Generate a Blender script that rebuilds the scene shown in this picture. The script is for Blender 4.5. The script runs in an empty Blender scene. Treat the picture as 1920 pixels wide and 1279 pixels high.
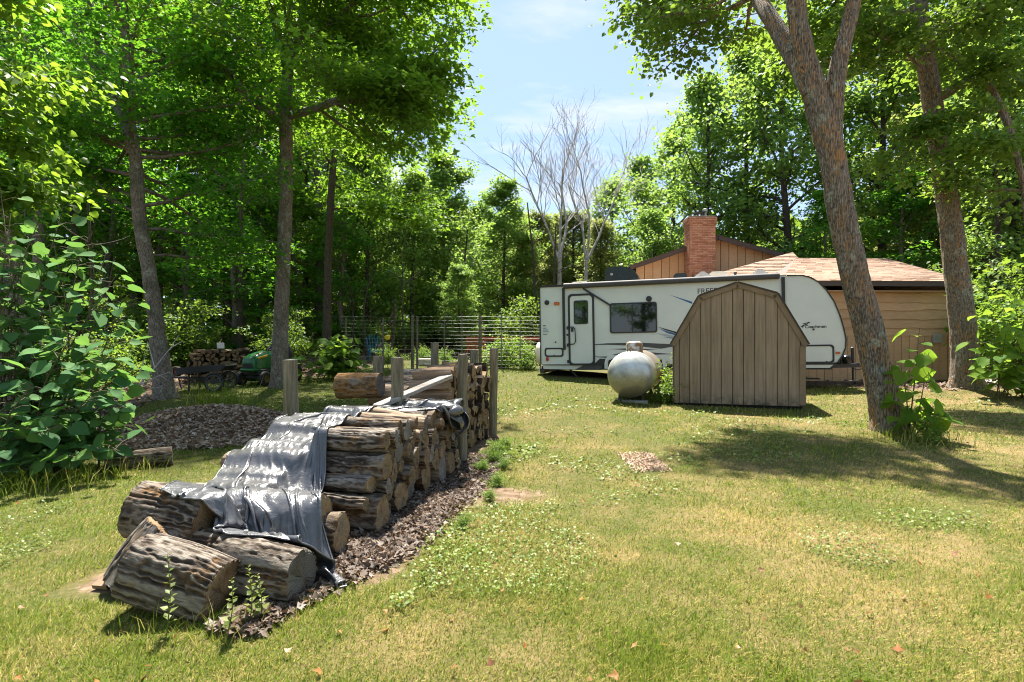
import bpy, math, random
import numpy as np
from mathutils import Vector, Matrix, Euler

scene = bpy.context.scene
COL = scene.collection
PI = math.pi

# ------------------------------------------------------------------ camera, sky, sun, exposure
EYE = 1.4
FPX = 20.0 / 36.0 * 1920.0           # focal length in photo pixels
cam_d = bpy.data.cameras.new('camera'); cam = bpy.data.objects.new('camera', cam_d); COL.objects.link(cam)
cam.location = (0, 0, EYE); cam.rotation_euler = (PI / 2, 0, 0)
cam_d.lens = 20.0; cam_d.sensor_width = 36.0; cam_d.clip_start = 0.05; cam_d.clip_end = 1500
scene.camera = cam

SUN_EL, SUN_AZ = 63.0, -7.0         # azimuth from +Y towards +X: the sun stands behind the trees, a little left
world = bpy.data.worlds.new('World'); scene.world = world; world.use_nodes = True
wn = world.node_tree; wn.nodes.clear()
sky = wn.nodes.new('ShaderNodeTexSky'); sky.sky_type = 'NISHITA'; sky.sun_disc = False
sky.sun_elevation = math.radians(SUN_EL); sky.sun_rotation = math.radians(SUN_AZ)
sky.air_density = 1.0; sky.dust_density = 0.5; sky.ozone_density = 1.3
SKY_STRENGTH = 0.13
tc = wn.nodes.new('ShaderNodeTexCoord')
sep = wn.nodes.new('ShaderNodeSeparateXYZ'); wn.links.new(tc.outputs['Generated'], sep.inputs[0])
def wmath(op, a, b=None):
    n = wn.nodes.new('ShaderNodeMath'); n.operation = op
    for i, v in enumerate((a, b)):
        if v is None: continue
        if isinstance(v, (int, float)): n.inputs[i].default_value = v
        else: wn.links.new(v, n.inputs[i])
    return n.outputs[0]
den = wmath('ADD', wmath('MAXIMUM', sep.outputs[2], 0.0), 0.12)
cmb = wn.nodes.new('ShaderNodeCombineXYZ')
wn.links.new(wmath('DIVIDE', sep.outputs[0], den), cmb.inputs[0]); wn.links.new(wmath('DIVIDE', sep.outputs[1], den), cmb.inputs[1])
mp = wn.nodes.new('ShaderNodeMapping'); mp.inputs['Scale'].default_value = (0.9, 2.1, 1.0); mp.inputs['Rotation'].default_value = (0, 0, 0.25)
mp.inputs['Location'].default_value = (1.3, 0.35, 0)
wn.links.new(cmb.outputs[0], mp.inputs[0])
cn = wn.nodes.new('ShaderNodeTexNoise'); cn.inputs['Scale'].default_value = 1.35; cn.inputs['Detail'].default_value = 9; cn.inputs['Roughness'].default_value = 0.58
cn.inputs['Distortion'].default_value = 0.35
wn.links.new(mp.outputs[0], cn.inputs[0])
cr = wn.nodes.new('ShaderNodeValToRGB'); cr.color_ramp.elements[0].position = 0.50; cr.color_ramp.elements[1].position = 0.72
cr.color_ramp.elements[0].color = (0, 0, 0, 1); cr.color_ramp.elements[1].color = (0.85, 0.85, 0.85, 1)
wn.links.new(cn.outputs[0], cr.inputs[0])
cmix = wn.nodes.new('ShaderNodeMix'); cmix.data_type = 'RGBA'
wn.links.new(cr.outputs[0], cmix.inputs['Factor'])
# a thin veil of high haze over the whole sky, then the clouds
veil = wn.nodes.new('ShaderNodeMix'); veil.data_type = 'RGBA'; veil.inputs['Factor'].default_value = 0.82
wn.links.new(sky.outputs[0], veil.inputs['A']); veil.inputs['B'].default_value = (.90, 1.22, 1.76, 1)
wn.links.new(veil.outputs['Result'], cmix.inputs['A']); cmix.inputs['B'].default_value = (2.15, 2.2, 2.25, 1)
bg = wn.nodes.new('ShaderNodeBackground'); bg.inputs['Strength'].default_value = SKY_STRENGTH
wn.links.new(cmix.outputs['Result'], bg.inputs[0])
wo = wn.nodes.new('ShaderNodeOutputWorld'); wn.links.new(bg.outputs[0], wo.inputs[0])

sun_d = bpy.data.lights.new('sun', 'SUN'); sun = bpy.data.objects.new('sun', sun_d); COL.objects.link(sun)
sun_d.energy = 5.0; sun_d.angle = math.radians(0.9); sun_d.color = (1.0, 0.94, 0.83)
_el, _az = math.radians(SUN_EL), math.radians(SUN_AZ)
to_sun = Vector((math.sin(_az) * math.cos(_el), math.cos(_az) * math.cos(_el), math.sin(_el)))
sun.rotation_euler = to_sun.to_track_quat('Z', 'Y').to_euler(); sun.location = (-10, 30, 40)

scene.view_settings.view_transform = 'Standard'; scene.view_settings.look = 'None'
scene.view_settings.exposure = 1.95; scene.view_settings.gamma = 1.0; scene.view_settings.use_curve_mapping = False
scene.render.engine = 'CYCLES'
cy = scene.cycles
cy.max_bounces = 14; cy.diffuse_bounces = 10; cy.glossy_bounces = 3; cy.transmission_bounces = 10; cy.transparent_max_bounces = 8
cy.pixel_filter_type = 'BLACKMAN_HARRIS'; cy.filter_width = 1.05; cy.caustics_reflective = False; cy.caustics_refractive = False; cy.use_denoising = True; cy.sample_clamp_indirect = 6.0

# ------------------------------------------------------------------ helpers
def tag(o, label=None, cat=None, group=None, kind=None):
    if label: o['label'] = label
    if cat: o['category'] = cat
    if group: o['group'] = group
    if kind: o['kind'] = kind
    return o
def empty(name, loc, rot=(0, 0, 0)):
    o = bpy.data.objects.new(name, None); COL.objects.link(o); o.location = loc; o.rotation_euler = rot; o.empty_display_size = 0.2
    return o
def link(name, me, parent=None, loc=None, rot=None, scale=None):
    o = bpy.data.objects.new(name, me); COL.objects.link(o)
    if parent: o.parent = parent
    if loc is not None: o.location = loc
    if rot is not None: o.rotation_euler = rot
    if scale is not None: o.scale = scale
    return o

def nhash(i, j, k, seed):
    n = (i.astype(np.int64) * 374761393 + j.astype(np.int64) * 668265263 + k.astype(np.int64) * 2147483647 + seed * 974634541) & 0x7fffffff
    n = ((n ^ (n >> 13)) * 1274126177) & 0x7fffffff
    n = ((n ^ (n >> 16)) * 2246822519) & 0x7fffffff
    return (n & 0xffff) / 32767.5 - 1.0
def vnoise(P, seed=0):
    P = np.asarray(P, float); I = np.floor(P); f = P - I; f = f * f * (3 - 2 * f); I = I.astype(np.int64)
    out = 0
    for a in (0, 1):
        for b in (0, 1):
            for c in (0, 1):
                w = (f[..., 0] if a else 1 - f[..., 0]) * (f[..., 1] if b else 1 - f[..., 1]) * (f[..., 2] if c else 1 - f[..., 2])
                out = out + w * nhash(I[..., 0] + a, I[..., 1] + b, I[..., 2] + c, seed)
    return out
def fbm(P, seed=0, oct=3):
    P = np.asarray(P, float); s = 0; a = 1.0
    for o in range(oct):
        s = s + a * vnoise(P, seed + o * 17); P = P * 2.03; a *= 0.5
    return s
def sstep(a, b, x):
    t = np.clip((np.asarray(x, float) - a) / (b - a), 0, 1); return t * t * (3 - 2 * t)

def G(x, y):
    """height of the ground"""
    x = np.asarray(x, float); y = np.asarray(y, float)
    yy = np.minimum(y, 60.0) - 11.0
    z = 0.0225 * (np.sqrt(yy * yy + 4) + yy)
    z = z * (1 - 0.72 * sstep(0.5, 8, x))
    z = z + 0.27 * np.exp(-(((x - 11.4) / 2.0) ** 2 + ((y - 14.2) / 1.3) ** 2))
    z = z + 0.06 * np.exp(-(((x - 5.95) / 0.6) ** 2 + ((y - 8.8) / 0.5) ** 2))
    z = z + 0.31 * np.exp(-(((x + 5.0) / 1.25) ** 2 + ((y - 9.0) / 0.75) ** 2)) + 0.16 * np.exp(-(((x + 3.9) / 0.9) ** 2 + ((y - 8.7) / 0.6) ** 2))
    z = z + 0.03 * fbm(np.stack([x * 0.35, y * 0.35, x * 0], -1), 3, 2)
    z = z - 0.02
    return z
def g(x, y): return float(G(x, y))
def P(px, py, D):
    """photo pixel at a distance D -> a point of the place (used while laying things out)"""
    return Vector(((px - 960) * D / FPX, D, EYE + (639.5 - py) * D / FPX))

def mesh_np(name, V, F, mats=(), smooth=False, midx=None):
    """V (n,3); F list of (m,k) int arrays"""
    V = np.asarray(V, np.float32)
    if isinstance(F, np.ndarray): F = [F]
    F = [np.asarray(f, np.int32) for f in F if len(f)]
    me = bpy.data.meshes.new(name)
    me.vertices.add(len(V)); me.vertices.foreach_set('co', V.ravel())
    nl = sum(f.size for f in F); nf = sum(len(f) for f in F)
    me.loops.add(nl); me.polygons.add(nf)
    me.loops.foreach_set('vertex_index', np.concatenate([f.ravel() for f in F]))
    starts = []; pos = 0
    for f in F:
        starts.append(pos + np.arange(len(f)) * f.shape[1]); pos += f.size
    me.polygons.foreach_set('loop_start', np.concatenate(starts).astype(np.int32))
    if midx is not None: me.polygons.foreach_set('material_index', np.asarray(midx, np.int32))
    if smooth: me.polygons.foreach_set('use_smooth', np.ones(nf, bool))
    for m in mats: me.materials.append(m)
    me.update(calc_edges=True); me.validate(verbose=False)
    return me

class MB:
    """collects shapes, builds ONE mesh object"""
    def __init__(s): s.V = []; s.F = []; s.M = []; s.mi = 0
    def add(s, vs, fs, mi=None):
        b = len(s.V); s.V += [tuple(v) for v in vs]
        for f in fs: s.F.append(tuple(b + i for i in f)); s.M.append(s.mi if mi is None else mi)
    def box(s, c, d, rot=None, bev=0.0):
        hx, hy, hz = d[0] / 2, d[1] / 2, d[2] / 2
        if bev > 0:
            b = min(bev, hx * .8, hy * .8, hz * .8); vs = []; c3 = []
            for sx in (-1, 1):
                for sy in (-1, 1):
                    for sz in (-1, 1):
                        c3.append(len(vs))
                        vs += [(sx * hx, sy * (hy - b), sz * (hz - b)), (sx * (hx - b), sy * hy, sz * (hz - b)), (sx * (hx - b), sy * (hy - b), sz * hz)]
            def i(x, y, z, k): return c3[x * 4 + y * 2 + z] + k
            fs = []
            for x in (0, 1): fs.append([i(x, 0, 0, 0), i(x, 1, 0, 0), i(x, 1, 1, 0), i(x, 0, 1, 0)][::1 if x else -1])
            for y in (0, 1): fs.append([i(0, y, 0, 1), i(1, y, 0, 1), i(1, y, 1, 1), i(0, y, 1, 1)][::-1 if y else 1])
            for z in (0, 1): fs.append([i(0, 0, z, 2), i(1, 0, z, 2), i(1, 1, z, 2), i(0, 1, z, 2)][::1 if z else -1])
            for x in (0, 1):
                for y in (0, 1): fs.append([i(x, y, 0, 0), i(x, y, 0, 1), i(x, y, 1, 1), i(x, y, 1, 0)][::1 if x == y else -1])
                for z in (0, 1): fs.append([i(x, 0, z, 0), i(x, 0, z, 2), i(x, 1, z, 2), i(x, 1, z, 0)][::1 if x != z else -1])
            for y in (0, 1):
                for z in (0, 1): fs.append([i(0, y, z, 1), i(0, y, z, 2), i(1, y, z, 2), i(1, y, z, 1)][::1 if y == z else -1])
            for x in (0, 1):
                for y in (0, 1):
                    for z in (0, 1): fs.append([i(x, y, z, 0), i(x, y, z, 1), i(x, y, z, 2)][::1 if (x + y + z) % 2 else -1])
        else:
            vs = [(x * hx, y * hy, z * hz) for x in (-1, 1) for y in (-1, 1) for z in (-1, 1)]
            fs = [(0, 1, 3, 2), (4, 6, 7, 5), (0, 4, 5, 1), (2, 3, 7, 6), (0, 2, 6, 4), (1, 5, 7, 3)]
        c = Vector(c)
        if rot is not None:
            R = Euler(rot).to_matrix() if not isinstance(rot, Matrix) else rot
            vs = [R @ Vector(v) + c for v in vs]
        else: vs = [Vector(v) + c for v in vs]
        s.add(vs, fs); return s
    def bar(s, a, b, w, h=None, up=(0, 0, 1), bev=0):
        a, b = Vector(a), Vector(b); d = b - a; x = d.normalized(); u = Vector(up)
        if abs(x.dot(u)) > .98: u = Vector((1, 0, 0))
        y = u.cross(x).normalized(); z = x.cross(y)
        s.box((a + b) / 2, (d.length, w, h or w), Matrix((x, y, z)).transposed(), bev); return s
    def tube(s, pts, r, seg=8, caps=True):
        pts = [Vector(p) for p in pts]; n = len(pts); rr = list(r) if hasattr(r, '__len__') else [r] * n
        t0 = (pts[1] - pts[0]).normalized(); u = Vector((0, 0, 1)) if abs(t0.z) < .9 else Vector((1, 0, 0))
        vs = []; nx = u.cross(t0).normalized()
        for k in range(n):
            t = (pts[min(k + 1, n - 1)] - pts[max(k - 1, 0)]).normalized()
            nx = (nx - t * nx.dot(t)).normalized(); ny = t.cross(nx)
            for q in range(seg):
                a = 2 * PI * q / seg; vs.append(pts[k] + (nx * math.cos(a) + ny * math.sin(a)) * rr[k])
        fs = [(k * seg + q, k * seg + (q + 1) % seg, (k + 1) * seg + (q + 1) % seg, (k + 1) * seg + q) for k in range(n - 1) for q in range(seg)]
        if caps: fs += [tuple(range(seg))[::-1], tuple((n - 1) * seg + q for q in range(seg))]
        s.add(vs, fs); return s
    def lathe(s, prof, c=(0, 0, 0), axis=(0, 0, 1), seg=24, caps=True):
        ax = Vector(axis).normalized(); u = Vector((0, 0, 1)) if abs(ax.z) < .9 else Vector((1, 0, 0))
        x = u.cross(ax).normalized(); y = ax.cross(x); c = Vector(c); vs = []
        for (h, r) in prof:
            for q in range(seg):
                a = 2 * PI * q / seg; vs.append(c + ax * h + (x * math.cos(a) + y * math.sin(a)) * r)
        n = len(prof)
        fs = [(k * seg + q, k * seg + (q + 1) % seg, (k + 1) * seg + (q + 1) % seg, (k + 1) * seg + q) for k in range(n - 1) for q in range(seg)]
        if caps: fs += [tuple(range(seg))[::-1], tuple((n - 1) * seg + q for q in range(seg))]
        s.add(vs, fs); return s
    def prism(s, poly, ax0, ax1, off, dep, o=(0, 0, 0)):
        """poly: 2-D points along ax0/ax1, extruded from off by dep (vectors)"""
        a0, a1, o = Vector(ax0), Vector(ax1), Vector(o); off, dep = Vector(off), Vector(dep); n = len(poly)
        base = [o + a0 * p[0] + a1 * p[1] + off for p in poly]
        vs = base + [b + dep for b in base]
        fs = [tuple(range(n))[::-1], tuple(range(n, 2 * n))] + [(k, (k + 1) % n, n + (k + 1) % n, n + k) for k in range(n)]
        s.add(vs, fs); return s
    def mesh(s, name, mats, smooth=False):
        me = bpy.data.meshes.new(name); me.from_pydata([tuple(v) for v in s.V], [], s.F)
        for m in (mats if isinstance(mats, (list, tuple)) else [mats]): me.materials.append(m)
        me.polygons.foreach_set('material_index', s.M)
        me.update()
        import bmesh
        bm = bmesh.new(); bm.from_mesh(me); bmesh.ops.recalc_face_normals(bm, faces=bm.faces); bm.to_mesh(me); bm.free()
        if smooth:
            me.polygons.foreach_set('use_smooth', [True] * len(me.polygons)); me.set_sharp_from_angle(angle=math.radians(smooth if smooth is not True else 40))
        return me
    def build(s, name, mats, parent=None, smooth=False, loc=None, rot=None):
        return link(name, s.mesh(name, mats, smooth), parent, loc, rot)

def rrect(x0, z0, x1, z1, r, n=4):
    pts = []
    for (cx, cz, a0) in ((x1 - r, z1 - r, 0), (x0 + r, z1 - r, PI / 2), (x0 + r, z0 + r, PI), (x1 - r, z0 + r, 1.5 * PI)):
        for k in range(n + 1): a = a0 + PI / 2 * k / n; pts.append((cx + r * math.cos(a), cz + r * math.sin(a)))
    return pts

# ------------------------------------------------------------------ materials
class NT:
    def __init__(s, name):
        s.m = bpy.data.materials.new(name); s.m.use_nodes = True; s.t = s.m.node_tree; s.t.nodes.clear()
        s.out = s.n('ShaderNodeOutputMaterial'); s.b = s.n('ShaderNodeBsdfPrincipled'); s.l(s.b.outputs[0], s.out.inputs[0])
    def n(s, ty, **k):
        x = s.t.nodes.new(ty)
        for a, v in k.items(): setattr(x, a, v)
        return x
    def l(s, a, b): s.t.links.new(a, b)
    def set(s, sock, v):
        if isinstance(v, (int, float)): sock.default_value = v
        elif isinstance(v, (tuple, list)):
            sock.default_value = tuple(v) + (1,) if len(v) == 3 and len(sock.default_value) == 4 else v
        else: s.l(v, sock)
    def co(s, kind='Object', scale=None):
        if kind == 'Position': o = s.n('ShaderNodeNewGeometry').outputs['Position']
        else: o = s.n('ShaderNodeTexCoord').outputs[kind]
        if scale is not None:
            m = s.n('ShaderNodeMapping'); s.l(o, m.inputs[0]); m.inputs['Scale'].default_value = scale; o = m.outputs[0]
        return o
    def noise(s, co, scale, detail=4, rough=.55, dist=0):
        x = s.n('ShaderNodeTexNoise'); s.l(co, x.inputs[0]); x.inputs['Scale'].default_value = scale; x.inputs['Detail'].default_value = detail
        x.inputs['Roughness'].default_value = rough; x.inputs['Distortion'].default_value = dist; return x.outputs[0]
    def ramp(s, f, *st):
        x = s.n('ShaderNodeValToRGB'); e = x.color_ramp.elements
        while len(e) < len(st): e.new(.5)
        for q, (p, c) in enumerate(st):
            e[q].position = p; e[q].color = (c, c, c, 1) if isinstance(c, (int, float)) else tuple(c) + (1,)
        s.l(f, x.inputs[0]); return x.outputs[0]
    def mix(s, f, a, b, mode='MIX'):
        x = s.n('ShaderNodeMix', data_type='RGBA', blend_type=mode); s.set(x.inputs['Factor'], f); s.set(x.inputs['A'], a); s.set(x.inputs['B'], b); return x.outputs['Result']
    def math(s, op, a, b=0.0):
        x = s.n('ShaderNodeMath', operation=op); s.set(x.inputs[0], a); s.set(x.inputs[1], b); return x.outputs[0]
    def sepx(s, v):
        x = s.n('ShaderNodeSeparateXYZ'); s.l(v, x.inputs[0]); return x.outputs
    def bump(s, h, strength=.5, dist=.02):
        x = s.n('ShaderNodeBump'); x.inputs['Strength'].default_value = strength; x.inputs['Distance'].default_value = dist
        s.l(h, x.inputs['Height']); s.l(x.outputs[0], s.b.inputs['Normal']); return x.outputs[0]
    def fin(s, col=None, rough=.7, metal=0.0, spec=.5):
        if col is not None: s.set(s.b.inputs['Base Color'], col)
        s.set(s.b.inputs['Roughness'], rough); s.set(s.b.inputs['Metallic'], metal); s.set(s.b.inputs['Specular IOR Level'], spec); return s.m

def plain(name, col, rough=.6, metal=0, var=.15, scale=8.0, spec=.5, bump=0):
    t = NT(name); n = t.noise(t.co('Object'), scale, 5)
    f = t.ramp(n, (.3, 1 - var), (.7, 1 + var))
    c = t.mix(1.0, col, f, 'MULTIPLY')
    if bump: t.bump(n, bump, .01)
    return t.fin(c, rough, metal, spec)

def leaf_mat(name, cols, trans, tfac=.42, objrand=False, rough=.5, spec=.35, nscale=.5):
    t = NT(name)
    r = t.n('ShaderNodeObjectInfo').outputs['Random'] if objrand else t.n('ShaderNodeNewGeometry').outputs['Random Per Island']
    k = len(cols); c = t.ramp(r, *[(q / (k - 1), cols[q]) for q in range(k)])
    n = t.noise(t.co('Position'), nscale, 2); v = t.ramp(n, (.3, .75), (.7, 1.25)); c = t.mix(1.0, c, v, 'MULTIPLY')
    tr = t.n('ShaderNodeBsdfTranslucent'); tc_ = t.mix(.55, c, trans); t.l(tc_, tr.inputs[0])
    t.fin(c, rough, 0, spec)
    mx = t.n('ShaderNodeMixShader'); mx.inputs[0].default_value = tfac; t.l(t.b.outputs[0], mx.inputs[1]); t.l(tr.outputs[0], mx.inputs[2]); t.l(mx.outputs[0], t.out.inputs[0])
    return t.m

def bark_mat(name, dark, light, lichen=None, lfac=.5, scale=1.0, moss=None, axis='Z'):
    t = NT(name); co = t.co('Object')
    sc = {'Z': (19 * scale, 19 * scale, 2.6 * scale), 'X': (2.0 * scale, 10 * scale, 10 * scale)}[axis]
    st = t.co('Object', sc)
    n1 = t.noise(st, 2.2, 7, .62, .6); n2 = t.noise(co, 22 * scale, 5, .6)
    vor = t.n('ShaderNodeTexVoronoi', feature='DISTANCE_TO_EDGE'); t.l(st, vor.inputs[0]); vor.inputs['Scale'].default_value = 2.4
    crack = t.ramp(vor.outputs[0], (.0, 0.0), (.22, 1.0))
    h = t.math('ADD', t.math('MULTIPLY', n1, .7), t.math('MULTIPLY', crack, .5))
    c = t.ramp(h, (.32, dark), (.85, light))
    c = t.mix(t.ramp(n2, (.35, 0.0), (.75, .55)), c, tuple(min(1, x * 1.7 + .03) for x in light))
    if lichen:
        ln = t.noise(t.co('Object', (4.6, 4.6, 1.5)), 2.0, 7, .72); lf = t.math('MULTIPLY', t.ramp(ln, (.47, 0.0), (.60, 1.0)), t.math('MULTIPLY', t.ramp(h, (.40, .1), (.75, 1.0)), t.ramp(n2, (.38, 0.1), (.58, lfac))))
        c = t.mix(lf, c, lichen)
        ln2 = t.noise(t.co('Object', (1, 1, .8)), 5.1, 5, .6); lf2 = t.math('MULTIPLY', t.ramp(ln2, (.57, 0.0), (.63, .75)), t.ramp(n2, (.4, 0.2), (.6, 1.0)))
        c = t.mix(lf2, c, (.36, .39, .31))
    if moss:
        mn = t.noise(co, 3.0, 5); c = t.mix(t.ramp(mn, (.5, 0.0), (.68, .6)), c, moss)
    t.bump(h, .9, .025)
    return t.fin(c, .9, 0, .2)
# ------------------------------------------------------------------ ground
def grass_cols(t):
    """patchy lawn colours shared by the soil sheet and the blades"""
    p = t.co('Position')
    n1 = t.noise(p, .75, 5, .62, .5); n2 = t.noise(p, 3.1, 5, .65)
    f = t.math('ADD', t.math('MULTIPLY', n1, .72), t.math('MULTIPLY', n2, .38))
    sx = t.sepx(p)
    # drier towards the open right foreground, greener towards the trees
    d = t.math('ADD', t.math('MULTIPLY', sx[0], .012), t.math('MULTIPLY', sx[1], -.010))
    return t.math('ADD', f, d), n2
t = NT('lawn_soil'); f, n2 = grass_cols(t)
gcol = t.ramp(f, (.42, (.05, .06, .014)), (.52, (.085, .075, .025)), (.62, (.16, .115, .055)))
n3 = t.noise(t.co('Position'), 38, 4, .7); gcol = t.mix(t.ramp(n3, (.4, 0.0), (.7, .5)), gcol, (.19, .14, .075))
at = t.n('ShaderNodeAttribute', attribute_name='bare')
n4 = t.noise(t.co('Position'), 9, 6, .7)
soil = t.ramp(n4, (.3, (.055, .038, .024)), (.5, (.14, .095, .062)), (.7, (.23, .17, .12)))
gcol = t.mix(t.ramp(t.math('ADD', at.outputs['Fac'], t.math('MULTIPLY', t.math('SUBTRACT', n4, .5), .8)), (.4, 0.0), (.6, 1.0)), gcol, soil)
t.bump(n3, .5, .02); M_lawn = t.fin(gcol, .95, 0, .1)

def blade_mat(name, greens, straw, tf=.35):
    t = NT(name); f, n2 = grass_cols(t)
    r = t.n('ShaderNodeNewGeometry').outputs['Random Per Island']
    gr = t.ramp(r, *[(q / (len(greens) - 1), greens[q]) for q in range(len(greens))])
    sw = t.ramp(t.math('ADD', f, t.math('MULTIPLY', t.math('SUBTRACT', r, .5), .34)), (.515, 0.0), (.595, 1.0))
    c = t.mix(sw, gr, straw)
    tr = t.n('ShaderNodeBsdfTranslucent'); t.l(t.mix(.3, c, (.25, .28, .05)), tr.inputs[0]); t.fin(c, .6, 0, .25)
    mx = t.n('ShaderNodeMixShader'); mx.inputs[0].default_value = tf; t.l(t.b.outputs[0], mx.inputs[1]); t.l(tr.outputs[0], mx.inputs[2]); t.l(mx.outputs[0], t.out.inputs[0])
    return t.m
M_blade = blade_mat('grass_blade', [(.075, .15, .008), (.13, .205, .010), (.20, .25, .014), (.10, .17, .014)], (.43, .35, .11))
M_clover = leaf_mat('clover', [(.06, .12, .015), (.11, .18, .02), (.16, .22, .03), (.20, .22, .05)], (.25, .3, .04), .3)
M_deadleaf = leaf_mat('dead_leaf', [(.05, .034, .026), (.115, .08, .06), (.20, .155, .125), (.08, .052, .036), (.29, .25, .215), (.15, .082, .045)], (.2, .12, .06), .12, rough=.75, spec=.2)

def pile_s(x, y):
    """distance along and across the wood pile (right face = 0, left positive)"""
    dx, dy = np.asarray(x) + 1.16, np.asarray(y) - 3.18
    return dx * .178 + dy * .984, -(dx * .984 - dy * .178)
def woods(x, y):
    a = sstep(16.5, 18.5, y) * sstep(-4.6, -6.2, x)
    b = sstep(-6.6, -7.6, x + .25 * (np.asarray(y) - 9)) * sstep(5.0, 7, y)
    b2 = sstep(-3.3, -3.9, x + .35 * (np.asarray(y) - 5.5)) * sstep(5.0, 6.5, y) * sstep(9, 8, y) * 0
    c = sstep(13.3, 14.2, y) * sstep(9.4, 10.4, x); d = sstep(24, 27, y)
    return np.maximum(np.maximum(a, b), np.maximum(np.maximum(c, d), b2))
def bare(x, y):
    s, w = pile_s(x, y)
    m = np.exp(-((w + .20) / .27) ** 4) * sstep(-.3, .4, s) * sstep(3.9, 3.2, s)          # litter beside the pile
    m = np.maximum(m, .9 * sstep(-.40, -.1, s) * sstep(5.9, 5.5, s) * sstep(-.1, .1, w) * sstep(1.38, 1.2, w))
    m = np.maximum(m, 1.0 * np.exp(-(((np.asarray(x) + .25) / .65) ** 2 + ((np.asarray(y) - 5.25) / .42) ** 2)) )
    m = np.maximum(m, .16 * np.exp(-(((np.asarray(x) + 2.3) / .28) ** 2 + ((np.asarray(y) - 3.15) / .22) ** 2)))
    m = np.maximum(m, 1.1 * np.exp(-((((np.asarray(x) + 4.75) / 1.55) ** 2 + ((np.asarray(y) - 8.55) / 1.1) ** 2)) ** 2))  # mulch heap
    m = np.maximum(m, woods(x, y))
    return m
def axis_pts(parts):
    return np.unique(np.concatenate([np.linspace(a, b, n) for a, b, n in parts]))
gx = axis_pts([(-220, -40, 10), (-40, -14, 27), (-14, 14, 240), (14, 40, 27), (40, 220, 10)])
gy = axis_pts([(-60, -4, 20), (-4, 20, 230), (20, 60, 40), (60, 320, 12)])
XX, YY = np.meshgrid(gx, gy); ZZ = G(XX, YY)
nx_, ny_ = len(gx), len(gy); idx = np.arange(nx_ * ny_).reshape(ny_, nx_)
F = np.stack([idx[:-1, :-1], idx[:-1, 1:], idx[1:, 1:], idx[1:, :-1]], -1).reshape(-1, 4)
me = mesh_np('lawn', np.stack([XX, YY, ZZ], -1).reshape(-1, 3), F, [M_lawn], True)
a = me.attributes.new('bare', 'FLOAT', 'POINT'); a.data.foreach_set('value', np.clip(bare(XX, YY), 0, 1).astype(np.float32).ravel())
tag(link('lawn', me), 'mown lawn of patchy green and straw dry grass', kind='structure')

rng = np.random.default_rng(11)
def unit(v): return v / np.maximum(np.linalg.norm(v, axis=-1, keepdims=True), 1e-9)
def frames(H, N):
    H = unit(H); X = unit(np.cross(H, N)); return X, H, np.cross(X, H)
KITE = (np.array([(0, 0, 0), (.42, .45, .10), (0, 1, -.04), (-.42, .45, .10)]), np.array([(0, 1, 2), (0, 2, 3)]))
MAPLE = (np.array([(0, 0, 0), (.52, .28, .07), (.20, .46, .05), (0, 1, -.08), (-.20, .46, .05), (-.52, .28, .07)]),
         np.array([(0, 1, 2), (0, 2, 3), (0, 3, 4), (0, 4, 5)]))
HEART = (np.array([(0, .05, 0), (.26, -.04, .05), (.50, .25, .09), (.36, .66, .05), (0, 1.0, -.10), (-.36, .66, .05), (-.50, .25, .09), (-.26, -.04, .05)]),
         np.array([(0, 1, 2, 3, 4), (0, 4, 5, 6, 7)]))
def leaf_cloud(tpl, Pp, H, N, S, curl=None):
    tv, tf = tpl; X, Y, Z = frames(H, N); S = np.asarray(S)[:, None, None]
    V = Pp[:, None, :] + S * (tv[None, :, 0:1] * X[:, None] + tv[None, :, 1:2] * Y[:, None] + tv[None, :, 2:3] * Z[:, None])
    k = len(tv); F = (np.arange(len(Pp)) * k)[:, None, None] + tf[None]
    return V.reshape(-1, 3), F.reshape(-1, tf.shape[1])

# grass blades, denser near the camera
def scatter_view(n, d0, d1, spread=1.05, power=1.0):
    u = rng.random(n); D = (d0 ** -power + u * (d1 ** -power - d0 ** -power)) ** (-1 / power)
    x = (rng.random(n) * 2 - 1) * spread * (D + .5); return x, D
def keep_lawn(x, y, soft=.65):
    b = bare(x, y); k = b < soft * rng.random(len(x)) + .15
    s, w = pile_s(x, y); k &= ~((s > -.35) & (s < 5.6) & (w > -.02) & (w < 1.35))
    k &= ~((x > 1) & (y > 17)) | (y < 15.8); return k
x, y = scatter_view(520000, 1.9, 22, 1.08, .55); k = keep_lawn(x, y); x, y = x[k], y[k]; n = len(x)
z = G(x, y); base = np.stack([x, y, z], -1)
dens = fbm(np.stack([x * 1.6, y * 1.6, x * 0], -1), 8, 3)
L = (.026 + .040 * rng.random(n) ** 1.5) * (1 + .45 * np.clip(dens, -1, 1.2)) * (1 + .05 * np.maximum(y - 6, 0)); wd = np.maximum(.0042, y * .00125) * (.7 + .6 * rng.random(n))
az = rng.random(n) * 2 * PI; tilt = .25 + .95 * rng.random(n) ** .8
dirv = np.stack([np.cos(az) * np.sin(tilt), np.sin(az) * np.sin(tilt), np.cos(tilt)], -1)
sd = unit(np.cross(dirv, np.array([0, 0, 1.0]))); sd = sd * np.cos(.5) + np.cross(dirv, sd) * np.sin(.5)
V = np.stack([base - sd * wd[:, None] / 2, base + sd * wd[:, None] / 2, base + dirv * L[:, None] + np.stack([x * 0, x * 0, -.25 * L * np.sin(tilt)], -1)], 1).reshape(-1, 3)
V[:, 2] -= .002
tag(link('grass', mesh_np('grass', V, np.arange(n * 3).reshape(-1, 3), [M_blade])), 'short grass blades of the mown lawn, part green, part straw', 'grass', kind='stuff')

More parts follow.
